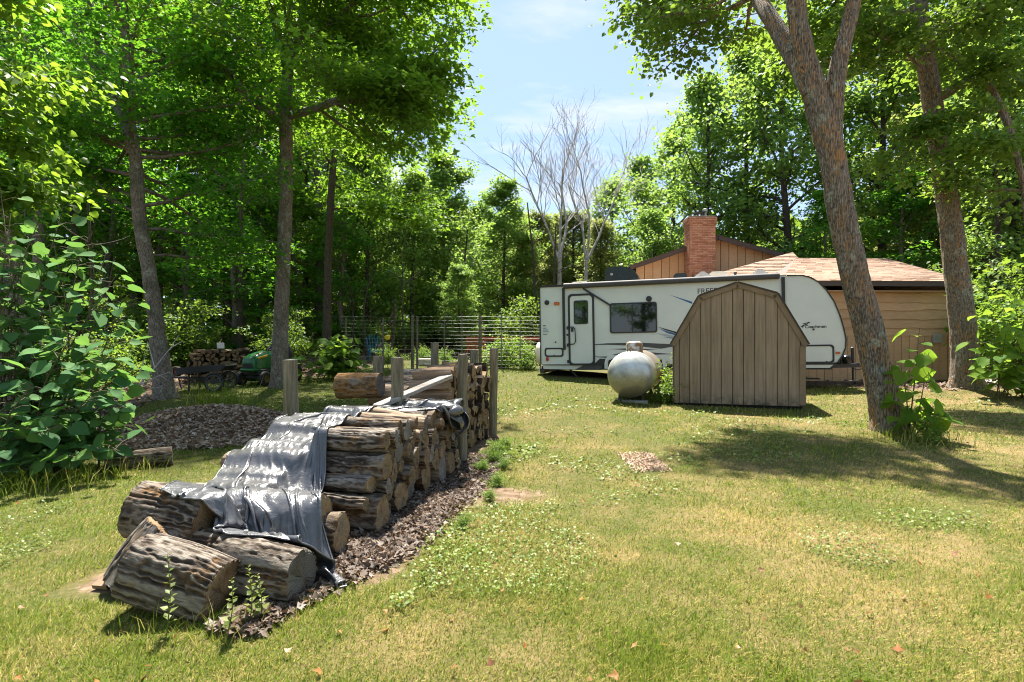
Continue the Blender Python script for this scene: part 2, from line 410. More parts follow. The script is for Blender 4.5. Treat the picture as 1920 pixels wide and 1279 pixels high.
# clover and plantain leaves lying in patches
x, y = scatter_view(90000, 1.9, 13, 1.05, .8); pn = fbm(np.stack([x * .9, y * .9, x * 0], -1), 21, 3)
s_, w_ = pile_s(x, y); edge = .45 * np.exp(-((w_ + .62) / .22) ** 2) * (s_ > -.6) * (s_ < 6) * (1 + .9 * fbm(np.stack([x * 2.5, y * 2.5, x * 0], -1), 31, 2))
k = keep_lawn(x, y, .8) & (pn + edge * 1.3 + .25 * rng.random(len(x)) > .56); x, y = x[k], y[k]; n = len(x)
Pp = np.stack([x, y, G(x, y) + .012 + .028 * rng.random(n) + .05 * edge[k] * rng.random(n)], -1)
az = rng.random(n) * 2 * PI; H = np.stack([np.cos(az), np.sin(az), .1 + .5 * rng.random(n)], -1); N = np.stack([.5 * rng.standard_normal(n), .5 * rng.standard_normal(n), np.ones(n)], -1)
V, F = leaf_cloud(KITE, Pp, H, N, np.maximum(.014, y * .0042) * (.7 + .9 * rng.random(n)) * (1 + edge[k] * .8))
tag(link('clover', mesh_np('clover', V, F, [M_clover])), 'low clover and broad weed leaves in the lawn', 'clover', kind='stuff')

# leaf litter: beside the wood pile, on the mulch heap, under the trees, a few on the lawn
def litter(name, x, y, size, label, lift=.02, mat=None):
    n = len(x); Pp = np.stack([x, y, G(x, y) + lift * rng.random(n)], -1); az = rng.random(n) * 2 * PI
    H = np.stack([np.cos(az), np.sin(az), .5 * rng.standard_normal(n)], -1); N = np.stack([.6 * rng.standard_normal(n), .6 * rng.standard_normal(n), np.ones(n)], -1)
    V, F = leaf_cloud(MAPLE, Pp, H, N, size * (.6 + .8 * rng.random(n)))
    tag(link(name, mesh_np(name, V, F, [mat or M_deadleaf])), label, 'leaf litter', kind='stuff')
n = 24000; s = rng.random(n) * 4.4 - .55; w = .18 - .70 * rng.beta(1.5, 2.2, n) * (1 - .55 * sstep(.8, -.5, s)); k = rng.random(n) < np.clip(1.25 - np.abs(w + .12) * 1.5, .15, 1)
s, w = s[k], w[k]
litter('leaf_litter', -1.16 + s * .178 - w * .984, 3.18 + s * .984 + w * .178, .042, 'brown and grey dead leaves along the foot of the wood pile', .035)
M_mulch = leaf_mat('mulch_chip', [(.13, .085, .06), (.32, .22, .155), (.46, .36, .28), (.22, .145, .095), (.52, .45, .38), (.34, .20, .115)], (.25, .15, .08), .12, rough=.8, spec=.2)
n = 30000; th = rng.random(n) * 2 * PI; rr = np.sqrt(rng.random(n))
x = -4.75 + 1.75 * rr * np.cos(th); y = 8.55 + 1.25 * rr * np.sin(th); k = bare(x, y) > .5 * rng.random(n); 
litter('mulch', x[k], y[k], .055, 'wood chip and dead leaf mulch heaped on the left lawn', .05, M_mulch)
x, y = scatter_view(60000, 5, 40, 1.1, .4); k = (woods(x, y) > .35) ; x, y = x[k], y[k]
litter('leaf_litter', x, y, .13, 'dead leaves covering the ground under the trees', .04)
x, y = scatter_view(190, 2.1, 12, 1.0, .7)
M_orange = leaf_mat('orange_leaf', [(.35, .10, .02), (.30, .15, .05), (.40, .22, .12), (.22, .10, .05)], (.5, .2, .04), .25)
litter('leaf_litter', x, y, .036, 'single fallen orange and tan leaves dotted over the lawn', .035, M_orange)
# bare patch of tan chips in the lawn
n = 4200; x = 1.53 + .36 * (rng.random(n) - .5) * (1 + .25 * rng.random(n)); y = 6.65 + .75 * (rng.random(n) - .5) * (1 + .4 * rng.random(n))
M_chip = leaf_mat('wood_chip', [(.42, .28, .19), (.50, .35, .25), (.34, .22, .15)], (.4, .25, .15), .05)
litter('wood_chips', x, y, .02, 'small square patch of tan wood chips in the lawn', .012, M_chip)

# ------------------------------------------------------------------ shed
t = NT('shed_paint'); co = t.co('Object'); n = t.noise(t.co('Object', (14, 14, .9)), 1.6, 6, .6); n2 = t.noise(co, 1.1, 4)
r = t.n('ShaderNodeObjectInfo').outputs['Random']
c = t.mix(1.0, (.29, .215, .14), t.ramp(n, (.25, .66), (.75, 1.2)), 'MULTIPLY'); c = t.mix(1.0, c, t.ramp(n2, (.3, .88), (.7, 1.1)), 'MULTIPLY')
c = t.mix(1.0, c, t.ramp(r, (0, .84), (1, 1.10)), 'MULTIPLY')
zz = t.sepx(co)[2]; dirt = t.math('MULTIPLY', t.ramp(zz, (0, .9), (.30, 0.0)), t.ramp(t.noise(co, 7, 5, .7), (.40, 0.0), (.6, 1.0))); c = t.mix(dirt, c, (.05, .04, .028))
t.bump(n, .25, .006); M_shed = t.fin(c, .75, 0, .3)
M_shedtrim = plain('shed_trim', (.22, .155, .092), .75, var=.2, scale=5)
M_dark = plain('dark_gap', (.02, .018, .015), .9)
M_roofdark = plain('dark_roofing', (.06, .05, .045), .9, var=.3, scale=30, bump=.4)
A = P(1262, 755, 12.3); A.z = g(A.x, A.y); ang = math.radians(-16.9); SW = 2.59
shed = empty('storage_shed', A, (0, 0, ang))
tag(shed, 'brown barn style shed with gambrel roof and vertical plank siding', 'shed')
def shed_z(py, D): return EYE + (639.5 - py) * D / FPX - A.z
EZ = 1.33
Lp = [(0, 0), (0, EZ), (.55, 2.29), (SW / 2, 2.55), (SW - .55, 2.31), (SW, EZ), (SW, 0)]
def roof_z(x):
    pts = Lp[1:6]
    for (xa, za), (xb, zb) in zip(pts[:-1], pts[1:]):
        if xa <= x <= xb: return za + (zb - za) * (x - xa) / (xb - xa)
    return EZ
MB().prism([(x + (.02 if x < .6 else -.02 if x > SW - .6 else 0), max(z - .02, .03)) for x, z in Lp], (1, 0, 0), (0, 0, 1), (0, .02, 0), (0, 1.75, 0)).build('shed_body', M_dark, shed)
edges = [0.02, .13] + [.13 + (SW - .13 - .10) * k / 11 for k in range(1, 12)] + [SW - .02]
for xa, xb in zip(edges[:-1], edges[1:]):
    a_, b_ = xa + .006, xb - .006; mids = [p for p in Lp[2:5] if a_ < p[0] < b_]
    poly = [(a_, .05), (b_, .05), (b_, roof_z(b_) - .03)] + [(p[0], p[1] - .03) for p in mids[::-1]] + [(a_, roof_z(a_) - .03)]
    MB().prism(poly, (1, 0, 0), (0, 0, 1), (0, -.012 - .004 * random.random(), 0), (0, .03, 0)).build('siding_plank', M_shed, shed)
for yo in (1.77,):
    for xa, xb in zip(edges[:-1:2], edges[2::2] + [edges[-1]]):
        a_, b_ = xa + .006, xb - .006; mids = [p for p in Lp[2:5] if a_ < p[0] < b_]
        MB().prism([(a_, .05), (b_, .05), (b_, roof_z(b_) - .03)] + [(p[0], p[1] - .03) for p in mids[::-1]] + [(a_, roof_z(a_) - .03)], (1, 0, 0), (0, 0, 1), (0, yo, 0), (0, .02, 0)).build('siding_plank', M_shed, shed)
for xo in (-.0, SW):
    for k in range(6):
        MB().box((xo, .03 + .29 * k + .145, EZ / 2 + .02), (.024, .282, EZ - .05)).build('siding_plank', M_shed, shed)
RP = [(-.045, EZ - .02), (.53, 2.335), (SW / 2, 2.60), (SW - .53, 2.355), (SW + .045, EZ - .02)]
for (a_, b_) in zip(RP[:-1], RP[1:]):
    av, bv = Vector((a_[0], 0, a_[1])), Vector((b_[0], 0, b_[1])); d = (bv - av).normalized(); nrm = Vector((-d.z, 0, d.x))
    if nrm.z < 0: nrm = -nrm
    m = MB(); m.add([av + Vector((0, -.05, 0)), bv + Vector((0, -.05, 0)), bv - nrm * .10 + Vector((0, -.05, 0)), av - nrm * .10 + Vector((0, -.05, 0)),
                     av + Vector((0, -.022, 0)), bv + Vector((0, -.022, 0)), bv - nrm * .10 + Vector((0, -.022, 0)), av - nrm * .10 + Vector((0, -.022, 0))],
                    [(0, 1, 2, 3), (7, 6, 5, 4), (0, 4, 5, 1), (1, 5, 6, 2), (2, 6, 7, 3), (3, 7, 4, 0)]); m.build('rake_trim', M_shedtrim, shed)
    m = MB(); o = nrm * .002; q = nrm * .028
    m.add([av + o + Vector((0, -.075, 0)), bv + o + Vector((0, -.075, 0)), bv + q + Vector((0, -.075, 0)), av + q + Vector((0, -.075, 0)),
           av + o + Vector((0, 1.86, 0)), bv + o + Vector((0, 1.86, 0)), bv + q + Vector((0, 1.86, 0)), av + q + Vector((0, 1.86, 0))],
          [(0, 1, 2, 3), (7, 6, 5, 4), (0, 4, 5, 1), (1, 5, 6, 2), (2, 6, 7, 3), (3, 7, 4, 0)]); m.build('roof_panel', M_roofdark, shed)
MB().box((SW - .06, -.030, EZ / 2 + .01), (.10, .02, EZ - .14)).build('corner_trim', M_shedtrim, shed)
MB().box((SW / 2, .9, -.03), (SW - .1, 1.7, .14)).build('floor_skid', M_dark, shed)

# ------------------------------------------------------------------ propane tank
t = NT('tank_paint'); co = t.co('Object'); sx = t.sepx(co); n = t.noise(co, 3.2, 7, .68); n2 = t.noise(co, 26, 5, .7)
c = t.ramp(n, (.32, (.36, .355, .33)), (.62, (.62, .63, .61)))
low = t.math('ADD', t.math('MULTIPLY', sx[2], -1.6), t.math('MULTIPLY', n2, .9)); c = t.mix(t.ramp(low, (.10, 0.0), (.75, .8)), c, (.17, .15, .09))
back = t.math('ADD', t.math('MULTIPLY', sx[1], 1.2), t.math('MULTIPLY', n, .9)); rust = t.math('MULTIPLY', t.ramp(back, (.85, 0.0), (1.5, .8)), t.ramp(n2, (.3, .5), (.6, 1.0)))
c = t.mix(rust, c, (.22, .13, .065)); c = t.mix(t.ramp(n2, (.64, 0.0), (.72, .5)), c, (.13, .10, .06))
t.bump(n2, .12, .003); t.set(t.b.inputs['Coat Weight'], .15); M_tank = t.fin(c, .32, .35, .6)
t = NT('tank_dome'); co = t.co('Object'); n = t.noise(co, 9, 6, .65)
M_dome = t.fin(t.ramp(n, (.38, (.24, .13, .06)), (.5, (.40, .32, .24)), (.62, (.56, .56, .54))), .5, .3, .4)
M_steel = plain('dark_steel', (.05, .047, .045), .55, .4, .3, 20)
TD = 12.1; TR = .51; tc0 = P(1190, 702, TD)
tank = empty('propane_tank', (tc0.x, tc0.y + TR * .8, g(tc0.x, tc0.y)), (0, 0, -math.radians(20.5)))
tag(tank, 'weathered silver propane tank lying beside the brown shed', 'gas tank')
TZ = .64
prof = [(-TR * .80 * math.cos(a) + 0, TR * math.sin(a)) for a in np.linspace(.02, PI / 2, 16)] + [(h, TR) for h in np.linspace(.12, 1.75, 10)] + [(1.75 + TR * .8 * math.sin(a), TR * math.cos(a)) for a in np.linspace(.1, PI / 2 - .02, 14)]
b = MB().lathe(prof, (0, 0, 0), (0, 1, 0), 48).build('tank_shell', M_tank, tank, True, loc=(0, 0, TZ))
m = MB().lathe([(0, TR + .006), (.05, TR + .006)], (0, 0, 0), (0, 1, 0), 48, False); m.build('weld_band', M_tank, tank, True, loc=(0, .02, TZ))
MB().lathe([(0, .19), (.17, .19), (.225, .165), (.245, .10), (.25, .01)], (0, .55, TR - .03), (0, 0, 1), 28).build('valve_dome', M_dome, tank, True, loc=(0, 0, TZ))
MB().lathe([(0, .006), (.05, .012), (.055, .0)], (-.08, .368, TR + .05), (0, -1, 0), 8).build('dome_latch', M_steel, tank, loc=(0, 0, TZ))
m = MB(); pts = [(.0 + .035 * math.cos(a), -.12, TR + .02 + .05 * math.sin(a)) for a in np.linspace(0, 2 * PI, 14)]; m.tube(pts, .008, 6); m.build('lifting_lug', M_steel, tank, True, loc=(-.02, .0, TZ - .03))
for yy in (.08, 1.55):
    for xx in (-.27, .27):
        MB().bar((xx, yy, -.03), (xx * .9, yy, TZ - TR + .16), .05, .05).build('leg', M_steel, tank)
    MB().box((0, yy, .03), (.72, .14, .08)).build('support_pad', plain('concrete', (.3, .28, .25), .9, var=.3), tank)
# ------------------------------------------------------------------ travel trailer
RX, RY = .928, 18.0; UX, UY = .9515, -.3077; SL = .0169; FZ = .658
trailer = empty('travel_trailer', (RX, RY, FZ), (0, -SL, math.atan2(UY, UX)))
tag(trailer, 'white travel trailer with rounded nose parked behind the brown shed', 'camper')
def tl(px, py):
    k = (px - 960) / FPX; u = (RY * k - RX) / (UX - UY * k); D = RY + UY * u
    return u, EYE + (639.5 - py) * D / FPX - (FZ + SL * u)
t = NT('trailer_fibreglass'); co = t.co('Object'); n = t.noise(co, 1.4, 4); sx = t.sepx(co)
st = t.noise(t.co('Object', (9, 9, .7)), 1.5, 5, .65); top = t.ramp(sx[2], (1.7, 0.0), (2.4, .7)); front = t.ramp(sx[0], (6.9, .15), (7.6, 1.0))
streak = t.math('MULTIPLY', t.math('MULTIPLY', t.ramp(st, (.56, 0.0), (.68, 1.0)), top), front)
c = t.ramp(n, (.3, (.66, .69, .66)), (.7, (.74, .76, .72))); c = t.mix(t.math('MULTIPLY', streak, .7), c, (.06, .07, .045)); M_twhite = t.fin(c, .28, 0, .5)
M_trim = plain('black_trim', (.022, .022, .024), .45); M_grey = plain('grey_graphic', (.065, .065, .07), .4); M_blue = plain('blue_graphic', (.03, .13, .33), .35, var=.25, scale=3)
M_silver = plain('silver_graphic', (.42, .45, .48), .35); M_roofm = plain('tan_roof_membrane', (.62, .50, .38), .8, var=.2, scale=2)
M_rubber = plain('tyre_rubber', (.022, .021, .02), .85); M_amber = plain('amber_lens', (.55, .12, .02), .25); M_red = plain('red_lens', (.45, .03, .03), .3)
t = NT('dark_glass'); t.set(t.b.inputs['Coat Weight'], .0); M_glass = t.fin((.006, .012, .010), .03, 0, .9)
M_white = plain('white_plastic', (.7, .7, .68), .4, var=.06); M_cover = plain('vinyl_cover', (.62, .57, .47), .5, var=.12, scale=6, bump=.2)
H = 2.44; W = 2.42
prof = [(0, 0), (0, H)] + [(7.1, H)] + [tl(*p) for p in ((1506, 516), (1522, 520), (1538, 529), (1553, 545), (1566, 565), (1576, 590), (1583, 615), (1587, 635), (1586, 652), (1579, 668), (1570, 680))] + [(tl(1562, 682)[0], 0)]
prof = [(u, min(z, H)) for u, z in prof]
MB().prism(prof, (1, 0, 0), (0, 0, 1), (0, 0, 0), (0, W, 0)).build('body_shell', M_twhite, trailer, 30)
NU = prof[-1][0]
# black edge trim following the nose
nose = prof[2:]; m = MB()
for a_, b_ in zip(nose[:-1], nose[1:]): m.bar((a_[0], -.012, a_[1]), (b_[0], -.012, b_[1]), .03, .045, (0, 1, 0))
m.build('nose_trim', M_trim, trailer)
m = MB()
for a_, b_ in zip(nose[:-2], nose[1:-1]): m.bar((a_[0] + .01, W / 2, a_[1] + .01), (b_[0] + .01, W / 2, b_[1] + .01), W - .1, .02, (0, 1, 0))
MB().box((3.55, W / 2, H + .03), (7.1, W - .04, .05), bev=.015).build('roof_membrane', M_roofm, trailer)
MB().box((-.012, .4, H / 2), (.02, .06, H - .1)).build('rear_corner_trim', M_trim, trailer)
MB().bar((-.012, -.012, 0), (-.012, -.012, H), .035, .03).build('rear_edge_trim', M_trim, trailer)
MB().bar((0, -.015, H + .02), (tl(1062, 538)[0], -.015, H + .02), .05, .06).build('gutter', M_trim, trailer)
# awning
u0, u1 = tl(1060, 538)[0], tl(1464, 518)[0]
aw = MB().lathe([(0, .06), (.02, .085), (u1 - u0 - .02, .085), (u1 - u0, .06)], (u0, -.095, H - .005), (1, 0, 0), 14).build('awning', M_trim, trailer, True)
t = NT('awning_cloth'); M_awn = plain('awning_cloth', (.075, .07, .075), .7); aw.data.materials[0] = M_awn
MB().bar((tl(1059, 540)[0], -.03, H - .06), (tl(1059, 656)[0], -.03, tl(1059, 656)[1]), .05, .075, (1, 0, 0)).build('awning_leg', M_trim, trailer)
MB().bar((tl(1471, 518)[0], -.03, H - .04), (tl(1471, 660)[0], -.03, .1), .05, .085, (1, 0, 0)).build('awning_leg', M_trim, trailer)
a_, b_ = tl(1096, 541), tl(1147, 573)
MB().bar((a_[0], -.05, a_[1]), (b_[0], -.03, b_[1]), .05, .055).build('awning_arm', M_trim, trailer)
def ring(poly, ins, y0, dy):
    """frame between a polygon and its inset, standing proud of the side (y towards the camera is negative)"""
    n = len(poly); cx = sum(p[0] for p in poly) / n; cz = sum(p[1] for p in poly) / n
    w = max(p[0] for p in poly) - min(p[0] for p in poly); h = max(p[1] for p in poly) - min(p[1] for p in poly)
    inn = [(cx + (p[0] - cx) * (1 - 2 * ins / w), cz + (p[1] - cz) * (1 - 2 * ins / h)) for p in poly]
    vs = [(p[0], y0, p[1]) for p in poly] + [(p[0], y0, p[1]) for p in inn] + [(p[0], y0 - dy, p[1]) for p in poly] + [(p[0], y0 - dy, p[1]) for p in inn]
    fs = []
    for k in range(n):
        q = (k + 1) % n; fs += [(k, q, n + q, n + k), (2 * n + k, 2 * n + q, 3 * n + q, 3 * n + k), (k, q, 2 * n + q, 2 * n + k), (n + k, n + q, 3 * n + q, 3 * n + k)]
    m = MB(); m.add(vs, fs); return m, inn
def sheet(poly, y0, dy): return MB().prism(poly, (1, 0, 0), (0, 0, 1), (0, y0, 0), (0, -dy, 0))
def bx(x0, y0, x1, y1, r): (a_, b_), (c_, d_) = tl(x0, y0), tl(x1, y1); return rrect(min(a_, c_), min(b_, d_), max(a_, c_), max(b_, d_), r)
# door
dp = bx(1067, 552, 1116, 685, .12); m, inn = ring(dp, .06, -.002, .035); door = sheet(inn, -.002, .02).build('door', M_twhite, trailer); m.build('door_frame', M_trim, door)
wp = bx(1078, 564, 1104.5, 607.5, .06); m, inn = ring(wp, .035, -.023, .02); m.build('window_frame', M_trim, door); sheet(inn, -.023, .008).build('window_pane', M_glass, door)
h = [tl(*p) for p in ((1069, 613.5), (1077, 613.5), (1080, 617), (1081, 640), (1078, 645), (1068, 646))]
MB().tube([(u, -.08 if 0 < k < 5 else -.03, z) for k, (u, z) in enumerate(h)], .016, 8).build('grab_handle', M_trim, door, True)
u, z = tl(1074.5, 618.5); MB().box((u, -.04, z), (.075, .04, .12), bev=.01).build('door_latch', M_trim, door)
for py in (615, 647, 678): u, z = tl(1066, py); MB().box((u, -.045, z), (.06, .04, .10), bev=.008).build('hinge', M_trim, door)
# window
wp = bx(1145, 569, 1233.5, 623.5, .07); m, inn = ring(wp, .04, -.002, .03); win = m.build('window', M_trim, trailer)
um = tl(1187, 600)[0]; xs = [p[0] for p in inn]; zs = [p[1] for p in inn]
sheet(rrect(min(xs) - .002, min(zs), um - .02, max(zs), .04), -.004, .006).build('window_pane', M_glass, win); sheet(rrect(um + .02, min(zs), max(xs) + .002, max(zs), .04), -.004, .006).build('window_pane', M_glass, win)
MB().box((um, -.014, (min(zs) + max(zs)) / 2), (.034, .018, max(zs) - min(zs))).build('mullion', M_trim, win)
# lights, hatches
def disc(px, py, r, name, mat, d=.05):
    u, z = tl(px, py); MB().lathe([(0, r), (d * .7, r), (d, r * .7)], (u, 0, z), (0, -1, 0), 18).build(name, mat, trailer, True)
disc(1219, 560.5, .085, 'porch_light', M_trim); disc(1027.5, 567.5, .075, 'speaker', M_trim); disc(1042.5, 641.5, .022, 'inlet', M_trim); disc(1065, 628, .03, 'door_lock', M_trim)
def lamp(x0, y0, x1, y1, mat, name): sheet(bx(x0, y0, x1, y1, .025), -.002, .035).build(name, mat, trailer)
lamp(1041, 566.5, 1051, 572.5, M_amber, 'marker_light'); lamp(1024.5, 670, 1029, 677, M_red, 'marker_light'); lamp(1567, 659.5, 1575.5, 664, M_amber, 'marker_light')
for q in ((1022, 652.5, 1057, 669, .075), (1480, 647, 1564.5, 681, .09)):
    m, inn = ring(bx(*q), .045, -.002, .025); hh = m.build('hatch_frame', M_trim, trailer); sheet(inn, -.002, .012).build('hatch_door', M_twhite, hh)
    u, z = tl((q[0] + q[2]) / 2 if q[0] < 1100 else 1550, q[3] - 2); MB().lathe([(0, .014), (.03, .014), (.035, .0)], (u, -.014, z + .02), (0, -1, 0), 8).build('hatch_lock', M_steel, hh)
# lower skirt
MB().prism([tl(1018, 685), tl(1093, 685.5), tl(1078, 693), tl(1018, 692)], (1, 0, 0), (0, 0, 1), (0, .03, 0), (0, .04, 0)).build('skirt_panel', M_twhite, trailer)
MB().box((NU / 2 + .1, .12, -.09), (NU - .2, .1, .17)).build('chassis_rail', M_trim, trailer)
MB().box((NU / 2 + .1, W - .12, -.09), (NU - .2, .1, .17)).build('chassis_rail', M_trim, trailer)
MB().box((NU / 2, W / 2, -.07), (NU - .1, W - .4, .10)).build('underbelly', M_trim, trailer)
MB().box((.02, W / 2, -.20), (.14, W - .02, .14), bev=.01).build('rear_bumper', M_trim, trailer)
MB().bar((.03, -.006, -.012), (NU - .05, -.006, -.012), .012, .022).build('floor_line', M_trim, trailer)
MB().prism([tl(1470, 684), tl(1563, 684), tl(1556, 690), tl(1470, 690)], (1, 0, 0), (0, 0, 1), (0, .02, 0), (0, .05, 0)).build('skirt_panel', M_twhite, trailer)
for uu in (.85, 7.35):
    j = MB().bar((uu, .35, -.18), (uu + .25, .35, -.42), .07, .05).build('stabilizer_jack', M_steel, trailer); MB().box((uu + .15, .35, -.44), (.85, .3, .03), bev=.01).build('jack_foot', M_steel, j)
# graphics
def decal(pts, mat, name, y=-.004): sheet([tl(*p) for p in pts], y, .003).build(name, mat, trailer)
decal([(1097, 646.8), (1140, 643.7), (1200, 642.6), (1262, 645.5), (1262, 650), (1240, 654), (1190, 648.5), (1140, 646.6)], M_grey, 'stripe_graphic', -.040 + .036)
decal([(1144, 654.5), (1185, 653), (1236, 656), (1180, 656.6)], M_grey, 'stripe_graphic')
decal([(1147, 665.7), (1178, 658.5), (1200, 659), (1262, 664), (1200, 666), (1170, 665.5)], M_grey, 'stripe_graphic')
decal([(1105, 668.7), (1140, 668.5), (1200, 671), (1170, 673), (1130, 670.5)], M_grey, 'stripe_graphic')
decal([(1100, 682), (1117, 680), (1125, 672.5), (1146, 673.2), (1138, 684), (1118, 684)], M_trim, 'stripe_graphic')
MB().prism([tl(1093, 685.3), tl(1130, 685), tl(1126, 694), tl(1078, 694)], (1, 0, 0), (0, 0, 1), (0, .025, 0), (0, .04, 0)).build('skirt_graphic', M_grey, trailer)
decal([(1257, 552.5), (1300, 566), (1300, 570), (1278, 561)], M_blue, 'swoosh_graphic')
decal([(1234, 612.5), (1272, 623), (1272, 626), (1250, 619.5)], M_trim, 'swoosh_graphic')
decal([(1236, 615.5), (1250, 620.5), (1276, 627.5), (1276, 631), (1252, 624.5)], M_blue, 'swoosh_graphic')
decal([(1231, 625), (1250, 626.5), (1275, 632), (1272, 635), (1255, 632.5)], M_silver, 'swoosh_graphic')
decal([(1243, 632), (1275, 634.5), (1275, 637)], M_blue, 'swoosh_graphic')
for k, (y0, w_) in enumerate(((611, 5), (615.5, 6), (619, 9), (622.5, 11), (627, 8))):
    u, z = tl(1019.5, y0)
    MB().box((u + w_ * .0085, -.0035, z), (w_ * .017, .003, .02 if k else .03)).build('decal', M_grey if k in (0, 4) else M_blue, trailer)
def lettering(txt, px, py, wpx, mat, offset=.0, name='lettering'):
    cu = bpy.data.curves.new(name, 'FONT'); cu.body = txt; cu.extrude = .002; cu.offset = offset; cu.size = .2
    o = bpy.data.objects.new(name, cu); COL.objects.link(o); bpy.context.view_layer.update()
    wd = max(o.dimensions.x, 1e-3); dg = bpy.context.evaluated_depsgraph_get(); me = bpy.data.meshes.new_from_object(o.evaluated_get(dg)); bpy.data.objects.remove(o)
    u0, z0 = tl(px, py); u1, _ = tl(px + wpx, py); s = (u1 - u0) / wd; me.materials.clear(); me.materials.append(mat)
    return link(name, me, trailer, (u0, -.005, z0), (PI / 2, 0, 0), (s, s, 1))
lettering('Coachmen', 1510.5, 615.5, 40, M_trim, .0035)
lettering('FREEDOM', 1309.5, 551, 64, M_grey, .001); 
# leaping-animal emblem before the maker's name: a few tapering strokes
for pts in ([(1502, 613), (1507, 609.5), (1512, 607.5), (1518, 604.8), (1516, 608), (1510, 610.5), (1506, 613.5)], [(1504, 607.5), (1510, 606), (1517, 604), (1511, 607.6)], [(1515, 604.6), (1518, 603.4), (1521, 605.6), (1518, 606.5)], [(1506, 611), (1508, 611), (1507, 615), (1506, 616)]):
    decal(pts, M_trim, 'emblem')
u, z = tl(1526.5, 617.8); MB().lathe([(0, .028), (.05, .022)], (u, 0, z), (0, -1, 0), 12).build('door_stop', M_trim, trailer)
# wheels
uw, _ = tl(1163, 697)
for vv in (.18, W - .18):
    for k in range(2):
        zg = -(FZ + SL * uw) + .06 + .345
        wh = empty('wheel', (uw + .88 * k, vv, zg)); wh.parent = trailer
        MB().lathe([(-.11, .20), (-.115, .30), (-.09, .345), (.09, .345), (.115, .30), (.11, .20)], (0, 0, 0), (0, 1, 0), 28, False).build('tyre', M_rubber, wh, True)
        MB().lathe([(-.08, .205), (-.10, .20), (-.06, .14), (-.09, .06), (-.09, .005)], (0, 0, 0), (0, 1, 0), 24, False).build('rim', M_silver, wh, True)
fz0 = tl(1160, 688)[1]
arc = [(uw - .47, -.13)] + [(uw - .47 + .18 * (1 - math.cos(a)), .0 + .27 * math.sin(a)) for a in np.linspace(0, PI / 2, 6)] + [(uw + 1.17 + .18 * math.sin(a), .27 * math.cos(a)) for a in np.linspace(0, PI / 2, 6)] + [(uw + 1.35, -.13)]
inn = [(p[0] + (.10 if p[0] < uw else -.10 if p[0] > uw + .9 else 0), p[1] - (.09 if p[1] > .2 else .02)) for p in arc]
m = MB()
for k in range(len(arc) - 1):
    a_, b_, c_, d_ = arc[k], arc[k + 1], inn[k + 1], inn[k]
    vs = [(p[0], yy, p[1]) for yy in (-.05, .03) for p in (a_, b_, c_, d_)]; m.add(vs, [(0, 1, 2, 3), (7, 6, 5, 4), (0, 4, 5, 1), (2, 6, 7, 3), (1, 5, 6, 2), (3, 7, 4, 0)])
m.build('fender', M_twhite, trailer)
MB().prism(inn, (1, 0, 0), (0, 0, 1), (0, -.0025, 0), (0, .002, 0)).build('wheel_well', M_trim, trailer)
# spare wheel under a vinyl cover at the rear
sp = MB().lathe([(-.0, .30), (.02, .35), (.22, .36), (.26, .31), (.27, .02)], (-.02, .62, tl(1012, 663)[1]), (-1, 0, 0), 28).build('spare_wheel', M_cover, trailer, True)
MB().box((-.05, .62, -.12), (.08, .5, .1)).build('spare_carrier', M_steel, trailer)
MB().box((-.06, .06, -.14), (.02, .14, .16)).build('number_plate', M_white, trailer)
# roof gear
def roofbox(px, py, y, size, name, mat, shape='box'):
    u, _ = tl(px, py)
    if shape == 'ac':
        w, d, hh = size; pts = [(-w / 2, 0), (-w / 2, hh * .75), (-w * .42, hh), (w * .1, hh * .98), (w * .36, hh * .72), (w * .48, hh * .35), (w / 2, 0)]
        return MB().prism(pts, (1, 0, 0), (0, 0, 1), (0, -d / 2, 0), (0, d, 0)).build(name, mat, trailer, 30, loc=(u, y, H + .055))
    if shape == 'dome':
        w, d, hh = size; pts = [(-w / 2, 0), (-w * .46, hh * .7), (-w * .3, hh), (w * .3, hh), (w * .46, hh * .7), (w / 2, 0)]
        return MB().prism(pts, (1, 0, 0), (0, 0, 1), (0, -d / 2, 0), (0, d, 0)).build(name, mat, trailer, 30, loc=(u, y, H + .055))
    if shape == 'lid':
        w, d, hh = size; pts = [(-w / 2, 0), (-w / 2, hh * .4), (-w * .1, hh), (w * .1, hh), (w / 2, hh * .4), (w / 2, 0)]
        return MB().prism(pts, (1, 0, 0), (0, 0, 1), (0, -d / 2, 0), (0, d, 0)).build(name, mat, trailer, loc=(u, y, H + .055))
M_blackgloss = plain('black_gloss_plastic', (.012, .014, .02), .18, spec=.6)
ac = roofbox(1167, 526, .6, (1.02, .72, .50), 'air_conditioner', M_blackgloss, 'ac')
for k in range(4): MB().box((-.28 + .0, -.363, .12 + .06 * k), (.32, .006, .018)).build('vent_slot', M_steel, ac)
MB().box((-.31, -.365, .27), (.07, .008, .07)).build('badge', M_silver, ac)
roofbox(1278, 520, .5, (.42, .42, .20), 'roof_vent', M_blackgloss, 'dome'); roofbox(1321, 518, .5, (.44, .42, .22), 'roof_vent', M_silver, 'lid')
roofbox(1350, 517, .5, (.52, .4, .20), 'skylight', M_white, 'dome'); roofbox(1430, 512, .5, (.44, .42, .20), 'roof_vent', M_silver, 'lid')
for px in (1303, 1384): u, _ = tl(px, 515); MB().lathe([(0, .035), (.12, .035), (.13, .05), (.16, .05)], (u, .5, H + .05), (0, 0, 1), 12).build('vent_pipe', M_trim, trailer, True)
MB().tube([(.9, .5, H + .05), (.95, .5, H + .16), (1.4, .5, H + .18), (1.45, .5, H + .05)], .015, 6).build('roof_rail', M_silver, trailer)
